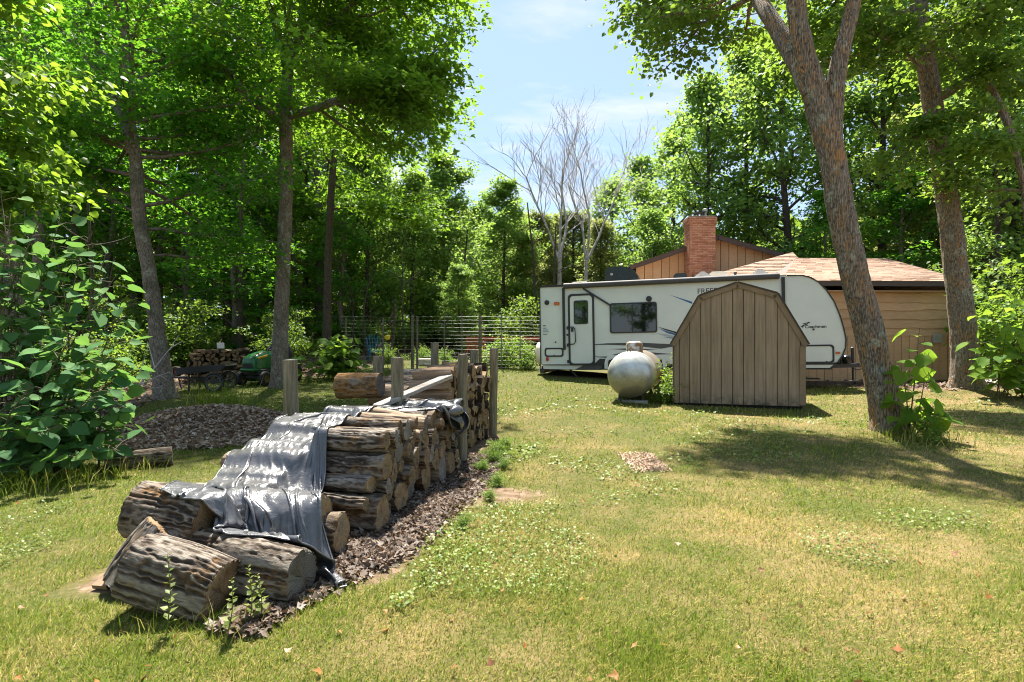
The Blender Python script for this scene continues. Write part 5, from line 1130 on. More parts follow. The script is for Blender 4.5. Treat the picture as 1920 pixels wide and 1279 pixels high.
def wood_end(name, cols, dark=(.03, .02, .014)):
    t = NT(name); co = t.co('Object'); s_ = t.sepx(co); n = t.noise(co, 7, 4, .6); r = t.n('ShaderNodeObjectInfo').outputs['Random']
    rad = t.math('SQRT', t.math('ADD', t.math('MULTIPLY', s_[1], s_[1]), t.math('MULTIPLY', s_[2], s_[2])))
    ring_ = t.math('SINE', t.math('MULTIPLY', t.math('ADD', rad, t.math('MULTIPLY', n, .022)), 520)); ang = t.math('ARCTAN2', s_[1], s_[2])
    cv = t.n('ShaderNodeCombineXYZ'); t.l(t.math('SINE', t.math('MULTIPLY', ang, 1.0)), cv.inputs[0]); t.l(t.math('COSINE', ang), cv.inputs[1]); t.l(t.math('MULTIPLY', rad, 2.0), cv.inputs[2]); nr = t.noise(cv.outputs[0], 5.5, 4, .6); crack = t.ramp(nr, (.60, 0.0), (.66, 1.0))
    c = t.ramp(t.noise(co, 5.5, 5, .6), *[(.28 + .44 * q / (len(cols) - 1), tuple(v * .72 for v in cols[q])) for q in range(len(cols))]); c = t.mix(1.0, c, t.ramp(ring_, (.2, .80), (.8, 1.08)), 'MULTIPLY'); c = t.mix(t.math('MULTIPLY', crack, t.ramp(rad, (.02, .9), (.17, .3))), c, dark)
    c = t.mix(1.0, c, t.ramp(r, (0, .72), (1, 1.2)), 'MULTIPLY'); t.bump(t.math('ADD', ring_, t.math('MULTIPLY', n, 2)), .3, .004); return t.fin(c, .85, 0, .2)
M_end = wood_end('cut_wood', [(.11, .062, .032), (.24, .15, .075), (.36, .25, .14), (.23, .18, .13)])
M_endgrey = wood_end('weathered_cut_wood', [(.12, .10, .085), (.24, .21, .18), (.34, .31, .28)])
t = NT('split_wood'); st = t.co('Object', (2.5, 24, 24)); n = t.noise(st, 2.0, 6, .6, .3); r = t.n('ShaderNodeObjectInfo').outputs['Random']
c = t.ramp(n, (.3, (.15, .085, .045)), (.5, (.33, .205, .115)), (.72, (.50, .36, .23))); c = t.mix(t.ramp(r, (.2, 0.0), (.9, .7)), c, (.27, .235, .20)); t.bump(n, .7, .008); M_split = t.fin(c, .85, 0, .2)
t = NT('barkless_wood'); st = t.co('Object', (1.6, 20, 20)); n = t.noise(st, 2.0, 6, .6, .4); c = t.ramp(n, (.3, (.10, .065, .042)), (.55, (.27, .195, .135)), (.75, (.40, .31, .235))); t.bump(n, .7, .008); M_bare = t.fin(c, .85, 0, .2)

def log_geo(L, r, seed, seg=44, rings=22, amp=.010, oval=.06, taper=.03, crook=.01, splitamp=1.0):
    rg = np.random.default_rng(seed); xs = np.linspace(-L / 2, L / 2, rings); a = np.arange(seg) * 2 * PI / seg; ph = rg.random() * 6
    X, A_ = np.meshgrid(xs, a, indexing='ij'); rr = r * (1 + oval * np.cos(2 * A_ + ph) + .04 * np.cos(3 * A_ + 2 * ph)) * (1 - taper * X / L * 2)
    q = np.stack([X * 4.6 + seed * 3.1, np.cos(A_) * r * 50, np.sin(A_) * r * 50], -1); w = np.stack([X * 9 + seed, np.cos(A_) * r * 9, np.sin(A_) * r * 9], -1); q = q + .30 * np.stack([vnoise(w, 3), vnoise(w, 4), vnoise(w, 5)], -1) + .42 * np.stack([vnoise(w * 3.1, 6), vnoise(w * 3.1, 7), vnoise(w * 3.1, 8)], -1)
    ridge = 1 - np.abs(vnoise(q, seed)) * 1.7 + .35 * vnoise(q * 2.3, seed + 9); ridge = np.clip(ridge, -.6, 1.2)
    rr = rr + amp * .46 * (np.clip(ridge * 1.8, -.3, .9) + .35 * ridge) * splitamp + .02 * r / .15 * vnoise(np.stack([X * 3 + seed, np.cos(A_) * 1.2, np.sin(A_) * 1.2], -1), seed + 2)
    cx_ = crook * np.sin(X / L * 3 + ph); V = np.stack([X + .012 * vnoise(np.stack([np.cos(A_) * 3, np.sin(A_) * 3, X * 0 + seed], -1), 7) * (np.abs(X) > L / 2 - 1e-6), cx_ + rr * np.cos(A_), cx_ * .6 + rr * np.sin(A_)], -1)
    k = np.arange(rings - 1)[:, None]; q_ = np.arange(seg); F = np.stack([k * seg + q_, k * seg + (q_ + 1) % seg, (k + 1) * seg + (q_ + 1) % seg, (k + 1) * seg + q_], -1).reshape(-1, 4)
    return V, F, np.clip(ridge, 0, 1).ravel()
def add_log(name, label, c, ax, L, r, seed, group=None, seg=40, rings=18, amp=.010, endmat=None, barkmat=None, roll=None, ends=(1, -1), **k):
    V, F, rd = log_geo(L, r, seed, seg, rings, amp, **k); me = mesh_np(name, V.reshape(-1, 3), F, [barkmat or M_log], True); a = me.attributes.new('ridge', 'FLOAT', 'POINT'); a.data.foreach_set('value', rd.astype(np.float32))
    ax = Vector(ax).normalized(); q = ax.to_track_quat('X', 'Z'); rl = seed * 1.7 if roll is None else roll
    o = link(name, me, loc=tuple(c)); o.rotation_euler = (q.to_matrix() @ Matrix.Rotation(rl, 3, 'X')).to_euler(); tag(o, label, 'log', group)
    for e in ends:
        rim = V[-1] if e > 0 else V[0]; cen = rim.mean(0); rg = np.random.default_rng(seed + e); vs = [cen + np.array([e * .003, 0, 0])]; 
        for f in (.35, .68, .93, .985): 
            ring_ = cen + (rim - cen) * f; ring_[:, 0] = cen[0] + e * (.004 * rg.standard_normal(len(rim)) * (f < .9) - (.004 if f > .98 else 0)) ; vs += list(ring_)
        vs += list(rim - np.array([e * .008, 0, 0])); vs = np.array(vs); n = len(rim); tri = np.array([(0, 1 + k_, 1 + (k_ + 1) % n) for k_ in range(n)]); quads = np.concatenate([np.array([(1 + b_ * n + k_, 1 + (b_ + 1) * n + k_, 1 + (b_ + 1) * n + (k_ + 1) % n, 1 + b_ * n + (k_ + 1) % n) for k_ in range(n)]) for b_ in range(4)])
        link('cut_end', mesh_np('cut_end', vs, [tri, quads], [endmat or M_end], True), o)
    return o
PD, PN = Vector((.178, .984, 0)), Vector((.984, -.178, 0)); P0 = Vector((-1.16, 3.18, 0))
def pp(s, w, z): v = P0 + PD * s - PN * w; v.z = z + g(v.x, v.y) + .01; return v   # along the pile, in from the right face, height
# front group, each its own
c = P(342, 1092, 2.95); add_log('log', 'big furrowed log lying lowest at the front of the wood pile', (c.x, c.y, .165), (1, -.13, -.30), .46, .168, 11, None, 220, 76, .017, oval=.05)
c = P(262, 1085, 3.22); add_log('log', 'upended stump log leaning at the left front corner of the pile', (c.x + .08, c.y, .165), (.50, .25, .80), .36, .155, 12, None, 200, 60, .016)
c = P(330, 972, 3.36); add_log('log', 'thick log on top of the two front logs at the left, partly under the tarp', (c.x, c.y, .37), (1, -.30, -.05), .52, .150, 13, None, 200, 72, .016)
c = P(405, 1052, 3.22); add_log('log', 'thin reddish log wedged between the front log and the tarp', (c.x, c.y, .225), (1, -.10, -.12), .55, .085, 14, None, 130, 64, .012)
c = P(492, 1083, 3.10); add_log('log', 'front right log with a pale cracked cut face below the tarp corner', (c.x, c.y, .155), (.97, -.25, -.04), .50, .142, 15, None, 180, 64, .013, M_endgrey)
c = P(520, 1000, 3.65); add_log('log', 'log hidden under the crumpled front of the tarp', (c.x, c.y, .30), PN, .6, .13, 16, None, 50, 24, .012)
c = P(440, 1000, 3.75); add_log('log', 'low log hidden behind the top front log', (c.x, c.y, .14), PN, .55, .13, 17, None, 50, 24, .012)
c = P(575, 1012, 3.72); add_log('log', 'small log end peeping out below the tarp fold', (c.x, c.y, .16), PN, .5, .12, 18, None, 50, 24, .012)
# packed stacks: circles dropped into the cross-section
def pack(s0, s1, hfun, rlo, rhi, seed, n=60, big=None):
    rg = random.Random(seed); out = []; grid = np.linspace(s0, s1, 160)
    for k in range(n):
        r = rg.uniform(rlo, rhi); 
        if big and k < big[0]: r = rg.uniform(big[1], big[2])
        best = None
        for s in grid:
            if s - r < s0 or s + r > s1: continue
            z = r
            for (si, zi, ri) in out:
                d = (r + ri) * .985
                if abs(s - si) < d: z = max(z, zi + math.sqrt(d * d - (s - si) ** 2))
            if z + r > hfun(s): continue
            sc = z + rg.random() * .02
            if best is None or sc < best[0]: best = (sc, s, z)
        if best: out.append((best[1], best[2], r))
    return out
ORD = ['first', 'second', 'third', 'fourth', 'fifth', 'sixth', 'seventh', 'eighth', 'ninth', 'tenth', 'eleventh', 'twelfth', 'thirteenth']
def place_stack(circles, where, group, w0, L, seed, jit=.05, ends=(1, -1)):
    rg = random.Random(seed); rows = {}
    for (s, z, r) in circles:
        lay = 'bottom' if z < r + .06 else ('low' if z < .38 else 'middle' if z < .58 else 'top'); rows.setdefault(lay, []).append((s, z, r))
    q = 0
    for lay, lst in rows.items():
        lst.sort()
        for k, (s, z, r) in enumerate(lst):
            q += 1; l_ = L * rg.uniform(.85, 1.12); w = w0 + l_ / 2 + rg.uniform(-jit, jit)
            lab = f'{ORD[min(k, 12)]} log from the front in the {lay} row of {where}'
            add_log('log', lab, pp(s, w, z), (PN + Vector((rg.uniform(-.05, .05), rg.uniform(-.05, .05), rg.uniform(-.05, .05)))), l_, r, seed * 100 + q, group, 90, 34, .012 * rg.uniform(.7, 1.3),
                    M_end if rg.random() < .72 else M_endgrey, M_log if rg.random() < .78 else M_bare, None, ends, oval=rg.uniform(.03, .13))
h2 = lambda s: .36 + .40 * float(sstep(.95, 1.15, s))
stack2 = pack(.82, 3.12, h2, .045, .100, 7, 90, (6, .12, .165))
place_stack(stack2, 'the right half stack', 'round logs of the right half stack', 0, .56, 31)
stack2b = pack(.45, 3.12, lambda s: .33 + .37 * min(1, max(0, (s - .55) / .95)), .06, .13, 9, 60)
place_stack(stack2b, 'the left half stack', 'round logs of the left half stack', .66, .56, 32)
# a few crooked pieces on top
for k, (px, py, D, ax, L, r, lab) in enumerate(((655, 808, 4.85, (1, .1, .02), .62, .050, 'smooth grey log on top of the stack, its end left of the crooked pieces'), (725, 783, 5.25, (1, -.05, -.03), .55, .052, 'bare brown log lying on top just below the middle post'), (800, 797, 5.55, (1, -.3, .16), .32, .042, 'short crooked branch piece sticking right from the top of the stack'),
        (775, 778, 5.6, (.8, .5, .35), .28, .038, 'short stub pointing up at the top of the stack'), (735, 822, 5.0, (.75, -.5, .25), .30, .040, 'forked branch piece jutting out of the upper stack'), (705, 855, 4.75, (.7, -.6, .35), .26, .050, 'knobbly hollow branch piece jutting out of the middle of the stack'))):
    c = P(px, py, D); add_log('log', lab, c, ax, L, r, 700 + k, 'crooked pieces on the stack', 30, 16, .006, M_end, M_bare if k < 3 else M_log, None, (1, -1), crook=.03)
# split firewood behind
def wedge_mesh(k, L, r):
    rg = random.Random(k); m = MB(); a0 = rg.uniform(.7, 1.3); prof = [(0, 0)] + [(r * math.cos(a), r * math.sin(a)) for a in np.linspace(-a0, a0, 6)]; cx_ = sum(p[0] for p in prof) / len(prof); xs = np.linspace(-L / 2, L / 2, 5); n = len(prof); vs = []
    for x in xs:
        for q, p in enumerate(prof): f = 1 + rg.uniform(-.10, .10); vs.append((x + (rg.uniform(-.012, .012) if abs(x) > L / 2 - .01 else 0), (p[0] - cx_) * f + rg.uniform(-.004, .004), p[1] * f))
    for k_ in range(4):
        for q in range(n): m.add([], []); 
    fs = [(k_ * n + q, k_ * n + (q + 1) % n, (k_ + 1) * n + (q + 1) % n, (k_ + 1) * n + q) for k_ in range(4) for q in range(n)]
    b = len(m.V); m.V += vs
    for k_ in range(4):
        for q in range(n): m.F.append(fs[k_ * n + q]); m.M.append(0 if q in (0, n - 1) else 1)
    m.F += [tuple(range(n))[::-1], tuple(4 * n + q for q in range(n))]; m.M += [2, 2]
    return m.mesh('firewood', [M_split, M_log, M_end])
wm = [wedge_mesh(k, .46, .105 + .012 * (k % 3)) for k in range(8)]
rg = random.Random(44); cols = int((5.55 - 3.28) / .135)
for row in range(10):
    for q in range(cols):
        s = 3.34 + q * .137 + (.065 if row % 2 else 0) + rg.uniform(-.02, .02); z = .06 + row * .104 + rg.uniform(-.01, .01)
        if s > 5.5: continue
        o = link('firewood', wm[rg.randrange(8)], loc=pp(s, .41 + rg.uniform(-.05, .05), z)); q_ = (PN + Vector((rg.uniform(-.06, .06), rg.uniform(-.06, .06), rg.uniform(-.05, .05)))).to_track_quat('X', 'Z'); o.rotation_euler = (q_.to_matrix() @ Matrix.Rotation(rg.choice((0, PI / 2, PI, -PI / 2, .7, 2.3)) + rg.uniform(-.3, .3), 3, 'X')).to_euler(); sc = rg.uniform(.85, 1.12); o.scale = (rg.uniform(.9, 1.08), sc, sc)
        tag(o, 'split firewood piece in the tall rear stack between the right hand posts', 'firewood', 'split firewood of the rear stack')
st3 = pack(3.3, 5.5, lambda s: .98, .08, .13, 15, 60); place_stack(st3, 'the rear left stack', 'round logs of the rear left stack', .70, .52, 35, .05)
c = P(675, 726, 6.55); add_log('log', 'thick orange barked log lying crosswise on top of the rear stack at the left', (c.x, c.y, .88), PN, .50, .135, 61, None, 80, 36, .013, M_endgrey, M_logor)
c = P(800, 702, 7.6); add_log('log', 'long grey log lying on top of the rear stack behind the middle post', (c.x, c.y, .93), PN, .62, .10, 62, None, 60, 30, .010, M_endgrey)
c = P(795, 725, 7.2); add_log('log', 'grey log below the long grey one on the rear stack', (c.x, c.y, .80), PN, .6, .085, 63, None, 60, 30, .010, M_endgrey)
t = NT('grey_board'); n = t.noise(t.co('Object', (1.5, 20, 20)), 2.2, 6, .6); t.bump(n, .4, .004); M_board = t.fin(t.ramp(n, (.3, (.20, .175, .15)), (.7, (.40, .36, .31))), .85, 0, .2)
a_, b_ = P(706, 762, 5.75), P(842, 706, 6.5); a_.z = .735; b_.z = 1.0; MBo = MB().bar(a_, b_, .13, .045, bev=.006); o = MBo.build('board', M_board); tag(o, 'grey weathered board lying sloped across the wood pile', 'board')
a_, b_ = P(186, 1112, 3.15), P(228, 1062, 3.3); a_.z = g(a_.x, a_.y) + .02; tag(MB().bar(a_, b_, .09, .025).build('board', plain('brown_board', (.2, .13, .075), .85, var=.3)), 'short brown board end leaning on the left front log', 'board')
# posts
t = NT('post_wood'); st = t.co('Object', (14, 14, 1.3)); n = t.noise(st, 2.5, 6, .6); n2 = t.noise(t.co('Object'), 6, 4); c = t.ramp(n, (.28, (.075, .066, .045)), (.55, (.20, .175, .12)), (.8, (.34, .30, .225))); c = t.mix(t.ramp(n2, (.5, 0.0), (.7, .55)), c, (.13, .135, .075)); t.bump(n, .7, .01); M_post = t.fin(c, .9, 0, .2)
def post(px, D, top, r, label, seed, lean=(0, 0), X=None):
    x = (px - 960) * D / FPX; b = np.array([x, D, g(x, D)]); h = EYE + (639.5 - top) * D / FPX - b[2]; tb = TubeBuf(); rr = np.random.default_rng(seed); pts = np.array([(lean[0] * f, lean[1] * f, -.3 + (h + .3) * f) for f in np.linspace(0, 1, 12)]); tb.tube(pts, r, 28, .006, seed, 9.); e = empty('wooden_post', tuple(b)); tag(e, label, 'post', 'round fence posts round the wood pile')
    link('shaft', tb.mesh('shaft', M_post), e); m = MB(); rim = [Vector(v) for v in tb.V[0][-28:]]; cen = sum(rim, Vector()) / 28 + Vector((0, 0, .006)); m.add(rim + [cen], [(k, (k + 1) % 28, 28) for k in range(28)]); m.build('top_cut', M_endgrey, e)
post(548, 5.5, 675, .066, 'short weathered post standing alone left of the tarp', 1, (-.02, 0)); post(745, 5.95, 671, .064, 'post rising in the middle of the pile between tarp and board', 2); post(866, 6.62, 665, .055, 'tall slim post at the right face of the pile', 3, (.01, 0))
post(709, 7.5, 668, .066, 'grey post at the left side behind the thick orange log', 4); post(815, 9.3, 643, .062, 'grey post behind the rear stack left of the fence post', 5); post(889, 10.2, 657, .066, 'short dark post at the back end of the pile', 6); post(923, 8.7, 653, .062, 'dark post at the right rear corner of the pile', 7, (.03, .0))
# small log on the ground by the shrub, fallen branch
c = P(262, 876, 6.3); add_log('log', 'grey rough log lying alone on the grass by the left shrub', (c.x, c.y, g(c.x, c.y) + .09), (1, .55, .05), .62, .105, 71, None, 60, 30, .012, M_endgrey)
tb = TubeBuf(); D = 8.9
for pts, r in (([(222, 752), (262, 720), (290, 690), (318, 655), (342, 640)], .016), ([(256, 724), (300, 704), (318, 698)], .010), ([(290, 690), (282, 660), (276, 640)], .009), ([(262, 720), (290, 728), (305, 722)], .008), ([(240, 738), (262, 700), (280, 640)], .009), ([(318, 655), (330, 636), (336, 628)], .006), ([(300, 704), (316, 714)], .006)):
    q = [tuple(P(a, b_, D + .15 * k)) for k, (a, b_) in enumerate(pts)]; c_ = catmull(q, 3 * len(q)); tb.tube(c_, np.linspace(r, r * .35, len(c_)), 6)
tag(link('fallen_branch', tb.mesh('fallen_branch', M_twig)), 'bare grey forked branch propped up before the maple trunk', 'branch')
# thin saplings and stems in the left woods
for k, (px, D, top, r) in enumerate(((382, 24, 300, .05), (352, 20, 420, .03), (450, 23, 120, .12), (455, 26, 420, .16), (760, 26, 430, .05), (690, 25, 500, .06), (730, 24, 560, .10), (420, 27, 300, .07), (165, 18, 380, .08), (205, 20, 480, .06), (660, 26, 480, .05), (140, 22, 300, .12), (590, 30, 300, .09), (880, 31, 430, .10), (1000, 33, 380, .09), (1045, 33, 420, .10))):
    x = (px - 960) * D / FPX; z = g(x, D); h = EYE + (639.5 - top) * D / FPX - z; tb = TubeBuf(); rr = np.random.default_rng(900 + k); tb.tube(catmull([(0, 0, -.2), (rr.normal(0, .15), 0, h * .5), (rr.normal(0, .3), 0, h)], 10), np.linspace(r, r * .4, 10), 8)
    for q in range(3): tb.tube(branch_pts(rr, (0, 0, h * rr.uniform(.35, .8)), (rr.normal(), rr.normal(), .6), h * .25, .3), np.linspace(r * .35, .008, 6), 5)
    e = empty('tree', (x, D, z)); tag(e, 'thin dark tree stem standing in the shade of the woods', 'tree', 'thin stems in the woods'); link('trunk', tb.mesh('trunk', M_barkD), e)
# ------------------------------------------------------------------ garden fence and what stands behind it
M_fpost = plain('fence_post_wood', (.14, .11, .085), .9, var=.35, scale=12); M_wire = plain('galvanised_wire', (.42, .42, .40), .45, .7); M_tpost = plain('steel_post', (.16, .15, .13), .7, .3)
FD = 19.6; fx0 = (640 - 960) * FD / FPX; fence = empty('wire_fence', (fx0, FD, g(fx0, FD))); tag(fence, 'tall garden fence of many thin wires on slim posts across the back of the lawn', 'fence'); fz = fence.location.z
def fu(px): return (px - 960) * FD / FPX - fx0
def gzf(u): return g(fx0 + u, FD) - fz
for px, w, top in ((648, .07, 596), (718, .06, 596), (773, .105, 590), (782, .075, 593), (900, .12, 590), (1013, .08, 596)):
    u = fu(px); zt = EYE + (639.5 - top) * FD / FPX - fz; MB().lathe([(gzf(u) - .2, w / 2), (zt, w / 2 * .95)], (u, .03, 0), (0, 0, 1), 10).build('post', M_fpost, fence, True)
for px in (833, 866, 940, 975): u = fu(px); MB().box((u, .03, 1.0), (.035, .03, 1.9)).build('steel_post', M_tpost, fence)
zt = EYE + (639.5 - 594) * FD / FPX - fz
for k in range(15):
    z = zt - k * .125 ; m = MB(); us = np.linspace(fu(640), fu(1060), 15); m.tube([(u, -.03, z + gzf(u) * .6 + .012 * math.sin(u * 3 + k)) for u in us], .0024, 4, False); m.build('wire', M_wire, fence)
for k in range(40): u = fu(640) + (fu(1060) - fu(640)) * k / 39; MB().tube([(u, -.034, gzf(u) + .02), (u, -.034, gzf(u) + .75)], .0018, 3, False).build('wire', M_wire, fence)
M_redw = plain('red_painted_wood', (.30, .075, .04), .75, var=.25, scale=10)
rx, rD = (893 - 960) * 23 / FPX, 23.0; bed = empty('lattice_screen', (rx, rD, g(rx, rD))); tag(bed, 'red wooden lattice screen with a long red rail behind the fence', 'lattice')
z1 = EYE + (639.5 - 634) * rD / FPX - bed.location.z; z0 = EYE + (639.5 - 660) * rD / FPX - bed.location.z
for k in range(9):
    for s_ in (-1, 1): x = -.34 + .085 * k; MB().bar((x - .12 * s_, .006 * s_, z0), (x + .12 * s_, .006 * s_, z1), .03, .008, (0, 1, 0)).build('lath', M_redw, bed)
for x in (-.36, .36): MB().box((x, 0, z1 / 2), (.06, .06, z1)).build('post', M_redw, bed)
MB().box((0, 0, z1 + .02), (.8, .06, .07)).build('rail', M_redw, bed); MB().box((1.75, .05, z1 - .02), (2.7, .06, .15)).build('rail', M_redw, bed)
for x in (1.2, 2.2, 3.05): MB().box((x, .05, (z1 - .1) / 2), (.08, .08, z1 - .1)).build('post', M_redw, bed)
x, y = (946 - 960) * 21.5 / FPX, 21.5; rbx = empty('raised_bed', (x, y, g(x, y))); tag(rbx, 'low dark timber edged raised bed in the fenced garden', 'raised bed'); M_tim = plain('old_timber', (.12, .085, .065), .9, var=.3)
for k in range(2): MB().box((0, 0, .10 + .155 * k), (1.75, .12, .15)).build('timber', M_tim, rbx)
for s_ in (-1, 1): MB().box((s_ * .82, .56, .16), (.12, .98, .3)).build('timber', M_tim, rbx)
MB().box((0, .56, .26), (1.5, .98, .04)).build('soil', plain('bed_soil', (.06, .045, .03), .95, var=.4, scale=20), rbx)
shrub(2, x - .2, y + .55, .42, 'pale green vegetables growing in the raised bed', name='garden_plant', cat='plant')
for px, D, s_, lab in ((790, 22.5, .45, 'yellow green garden plant left of the grey post'), (835, 22.0, .40, 'low bright garden plant right of the grey post'), (728, 22.5, .45, 'leafy garden plant in front of the blue chair')): x = (px - 960) * D / FPX; shrub(0, x, D, s_, lab, name='garden_plant', cat='plant')
x, y = (797 - 960) * 21.5 / FPX, 21.5; tag(MB().box((0, 0, .14), (.5, .3, .28), bev=.03).build('stone_block', plain('pale_stone', (.42, .37, .35), .9, var=.25, scale=12, bump=.3), None, loc=(x, y, g(x, y))), 'pale stone block standing in the fenced garden', 'stone block')
# blue garden chair
M_bluec = plain('blue_plastic', (.010, .17, .27), .4, var=.08)
x, y = (705 - 960) * 24 / FPX, 24.0; ch = empty('garden_chair', (x, y, g(x, y) + .05), (0, 0, math.radians(-62))); tag(ch, 'blue slatted garden chair among the bushes beyond the fence', 'chair')
for k in range(6): MB().box((.02, -.26 + .104 * k, .36 + 0), (.52, .09, .022), (0, .16, 0)).build('seat_slat', M_bluec, ch)
for k in range(6): hgt = .84 - .05 * abs(k - 2.5); MB().bar((-.22, -.25 + .10 * k, .30), (-.22 - hgt * .38, (-.25 + .10 * k) * 1.15, .30 + hgt * .92), .088, .022, (0, 1, 0)).build('back_slat', M_bluec, ch)
for s_ in (-1, 1):
    MB().box((-.0, s_ * .36, .60), (.72, .13, .025)).build('armrest', M_bluec, ch); MB().box((.28, s_ * .33, .30), (.09, .03, .60)).build('leg', M_bluec, ch); MB().bar((.30, s_ * .30, .36), (-.48, s_ * .30, .02), .03, .10).build('leg', M_bluec, ch)
x, y = (727 - 960) * 21 / FPX, 21.0; fl = empty('sunflower', (x, y, g(x, y))); zf = EYE + (639.5 - 633) * 21 / FPX - fl.location.z; tag(fl, 'single round yellow flower on a tall stem in the garden', 'flower')
MB().tube([(0, 0, 0), (.02, 0, zf * .5), (0, 0, zf)], .012, 5).build('stem', M_stem, fl); MB().lathe([(0, .02), (.01, .10), (.03, .085), (.04, .02)], (0, -.01, zf), (0, -1, .2), 14).build('flower_head', plain('yellow_petals', (.62, .40, .02), .7), fl)

# ------------------------------------------------------------------ lawn tractor, cart and stacked wood under the trees
M_green = plain('green_paint', (.006, .11, .022), .3, var=.1, spec=.6); M_yel = plain('yellow_plastic', (.62, .34, .01), .4); M_rimd = plain('dusty_yellow_rim', (.16, .11, .02), .6); M_blk = plain('black_plastic', (.015, .015, .016), .45)
D = 15.7; mw = gpt(494, D); mower = empty('lawn_tractor', mw, (0, 0, math.radians(256))); tag(mower, 'green lawn tractor with yellow headlight stripes half hidden by the tall maple', 'lawn tractor')
hp_ = []
xs = [0.62, .58, .45, .2, -.05, -.14]; hh = [.62, .74, .84, .90, .93, .93]; hw_ = [.16, .21, .235, .245, .25, .25]
m = MB(); vs = []; ns = 11
for x, h_, w in zip(xs, hh, hw_):
    for q in range(ns):
        a = PI * q / (ns - 1); cy_ = math.cos(a); vs.append((x + (.05 * math.sin(a) if x > .5 else 0), w * (abs(cy_) ** .55) * (1 if cy_ > 0 else -1), .46 + (h_ - .46) * (math.sin(a) ** .55)))
m.add(vs, [(k * ns + q, (k + 1) * ns + q, (k + 1) * ns + q + 1, k * ns + q + 1) for k in range(len(xs) - 1) for q in range(ns - 1)] + [tuple(range(ns)), tuple((len(xs) - 1) * ns + q for q in range(ns))[::-1]]); m.build('hood', M_green, mower, True)
MB().box((.625, 0, .535), (.05, .30, .16), bev=.03).build('grille', M_blk, mower)
for k in range(4): MB().box((.655, 0, .48 + .035 * k), (.01, .26, .012)).build('grille_bar', M_steel, mower)
MB().box((.55, 0, .42), (.28, .46, .09), bev=.035).build('bumper', M_green, mower)
for s_ in (-1, 1):
    MB().bar((.50, s_ * .225, .735), (.16, s_ * .258, .80), .02, .055, (0, 0, 1), .01).build('headlight_stripe', M_yel, mower); MB().box((.585, s_ * .12, .70), (.05, .10, .05), bev=.015).build('headlight', M_silver, mower)
    for xx, r_, w_, yy in ((.42, .19, .15, .36), (-.85, .27, .22, .38)):
        wh = empty('wheel', (xx, s_ * yy, r_)); wh.parent = mower
        MB().lathe([(-w_ / 2, r_ * .55), (-w_ / 2, r_ * .85), (-w_ * .35, r_), (w_ * .35, r_), (w_ / 2, r_ * .85), (w_ / 2, r_ * .55)], (0, 0, 0), (0, 1, 0), 22, False).build('tyre', M_rubber, wh, True)
        MB().lathe([(-w_ * .45, r_ * .56), (-w_ * .3, r_ * .3), (-w_ * .4, .02), (w_ * .4, .02), (w_ * .3, r_ * .3), (w_ * .45, r_ * .56)], (0, 0, 0), (0, 1, 0), 18, False).build('rim', M_rimd, wh, True)
MB().box((-.15, 0, .33), (1.3, .5, .14), bev=.03).build('frame', M_blk, mower); MB().box((-.1, 0, .17), (.7, 1.05, .14), bev=.05).build('mower_deck', M_green, mower)
MB().box((-.85, 0, .62), (.62, .78, .16), bev=.06).build('rear_fender', M_green, mower)
MB().box((.42, 0, .22), (.08, .60, .06)).build('front_axle', M_blk, mower)
m = MB(); m.lathe([(0, .34), (.12, .36), (.3, .30), (.5, .18), (.58, .05)], (-.72, 0, .70), (0, 0, 1), 16); m.build('seat_cover', plain('black_cover', (.02, .018, .02), .6, var=.3, scale=9, bump=.5), mower, True)
MB().tube([(-.1, 0, .9), (-.28, 0, 1.02)], .03, 8).build('steering_column', M_blk, mower); MB().tube([(-.30 + .08 * math.sin(a), .17 * math.cos(a), 1.05 + .13 * math.sin(a)) for a in np.linspace(0, 2 * PI, 18)], .016, 6).build('steering_wheel', M_blk, mower, True)
# cart
D = 14.3; cb = gpt(392, D); cart = empty('garden_cart', cb, (0, 0, math.radians(6))); tag(cart, 'black two wheeled garden cart with long tongue beside the maple trunk', 'cart')
m = MB(); prof = [(-.55, .42), (.42, .50), (.55, .62), (.50, .66), (.40, .56), (-.5, .50), (-.6, .56), (-.64, .52)]; m.prism(prof, (1, 0, 0), (0, 0, 1), (0, -.40, 0), (0, .8, 0)); m.build('tub', M_blk, cart)
for s_ in (-1, 1): MB().prism([(-.55, .44), (.42, .5), (.50, .66), (-.6, .58)], (1, 0, 0), (0, 0, 1), (0, s_ * .40 - .012, 0), (0, .024, 0)).build('tub_side', M_blk, cart)
MB().bar((.30, 0, .24), (-1.15, 0, .36), .05, .05).build('tongue', M_steel, cart); MB().bar((-.1, .2, .30), (-1.1, .02, .36), .03, .03).build('brace', M_steel, cart)
MB().bar((-.35, -.3, .02), (-.35, -.3, .44), .035, .035).build('leg', M_steel, cart); MB().bar((-.35, .3, .02), (-.35, .3, .44), .035, .035).build('leg', M_steel, cart)
for s_ in (-1, 1):
    wh = empty('wheel', (.30, s_ * .47, .23)); wh.parent = cart
    MB().tube([(.215 * math.cos(a), 0, .215 * math.sin(a)) for a in np.linspace(0, 2 * PI, 29)], .022, 8, False).build('tyre', M_rubber, wh, True)
    MB().lathe([(-.02, .16), (-.025, .19), (.025, .19), (.02, .16)], (0, 0, 0), (0, 1, 0), 26, False).build('rim', M_grey, wh, True)
    for k in range(10): a = k * PI / 5; MB().bar((.03 * math.cos(a), 0, .03 * math.sin(a)), (.17 * math.cos(a + .2), 0, .17 * math.sin(a + .2)), .014, .014).build('spoke', M_grey, wh)
    MB().lathe([(-.05, .035), (.05, .035)], (0, 0, 0), (0, 1, 0), 10).build('hub', M_blk, wh)
MB().bar((.30, -.45, .23), (.30, .45, .23), .035, .035).build('axle', M_steel, cart)
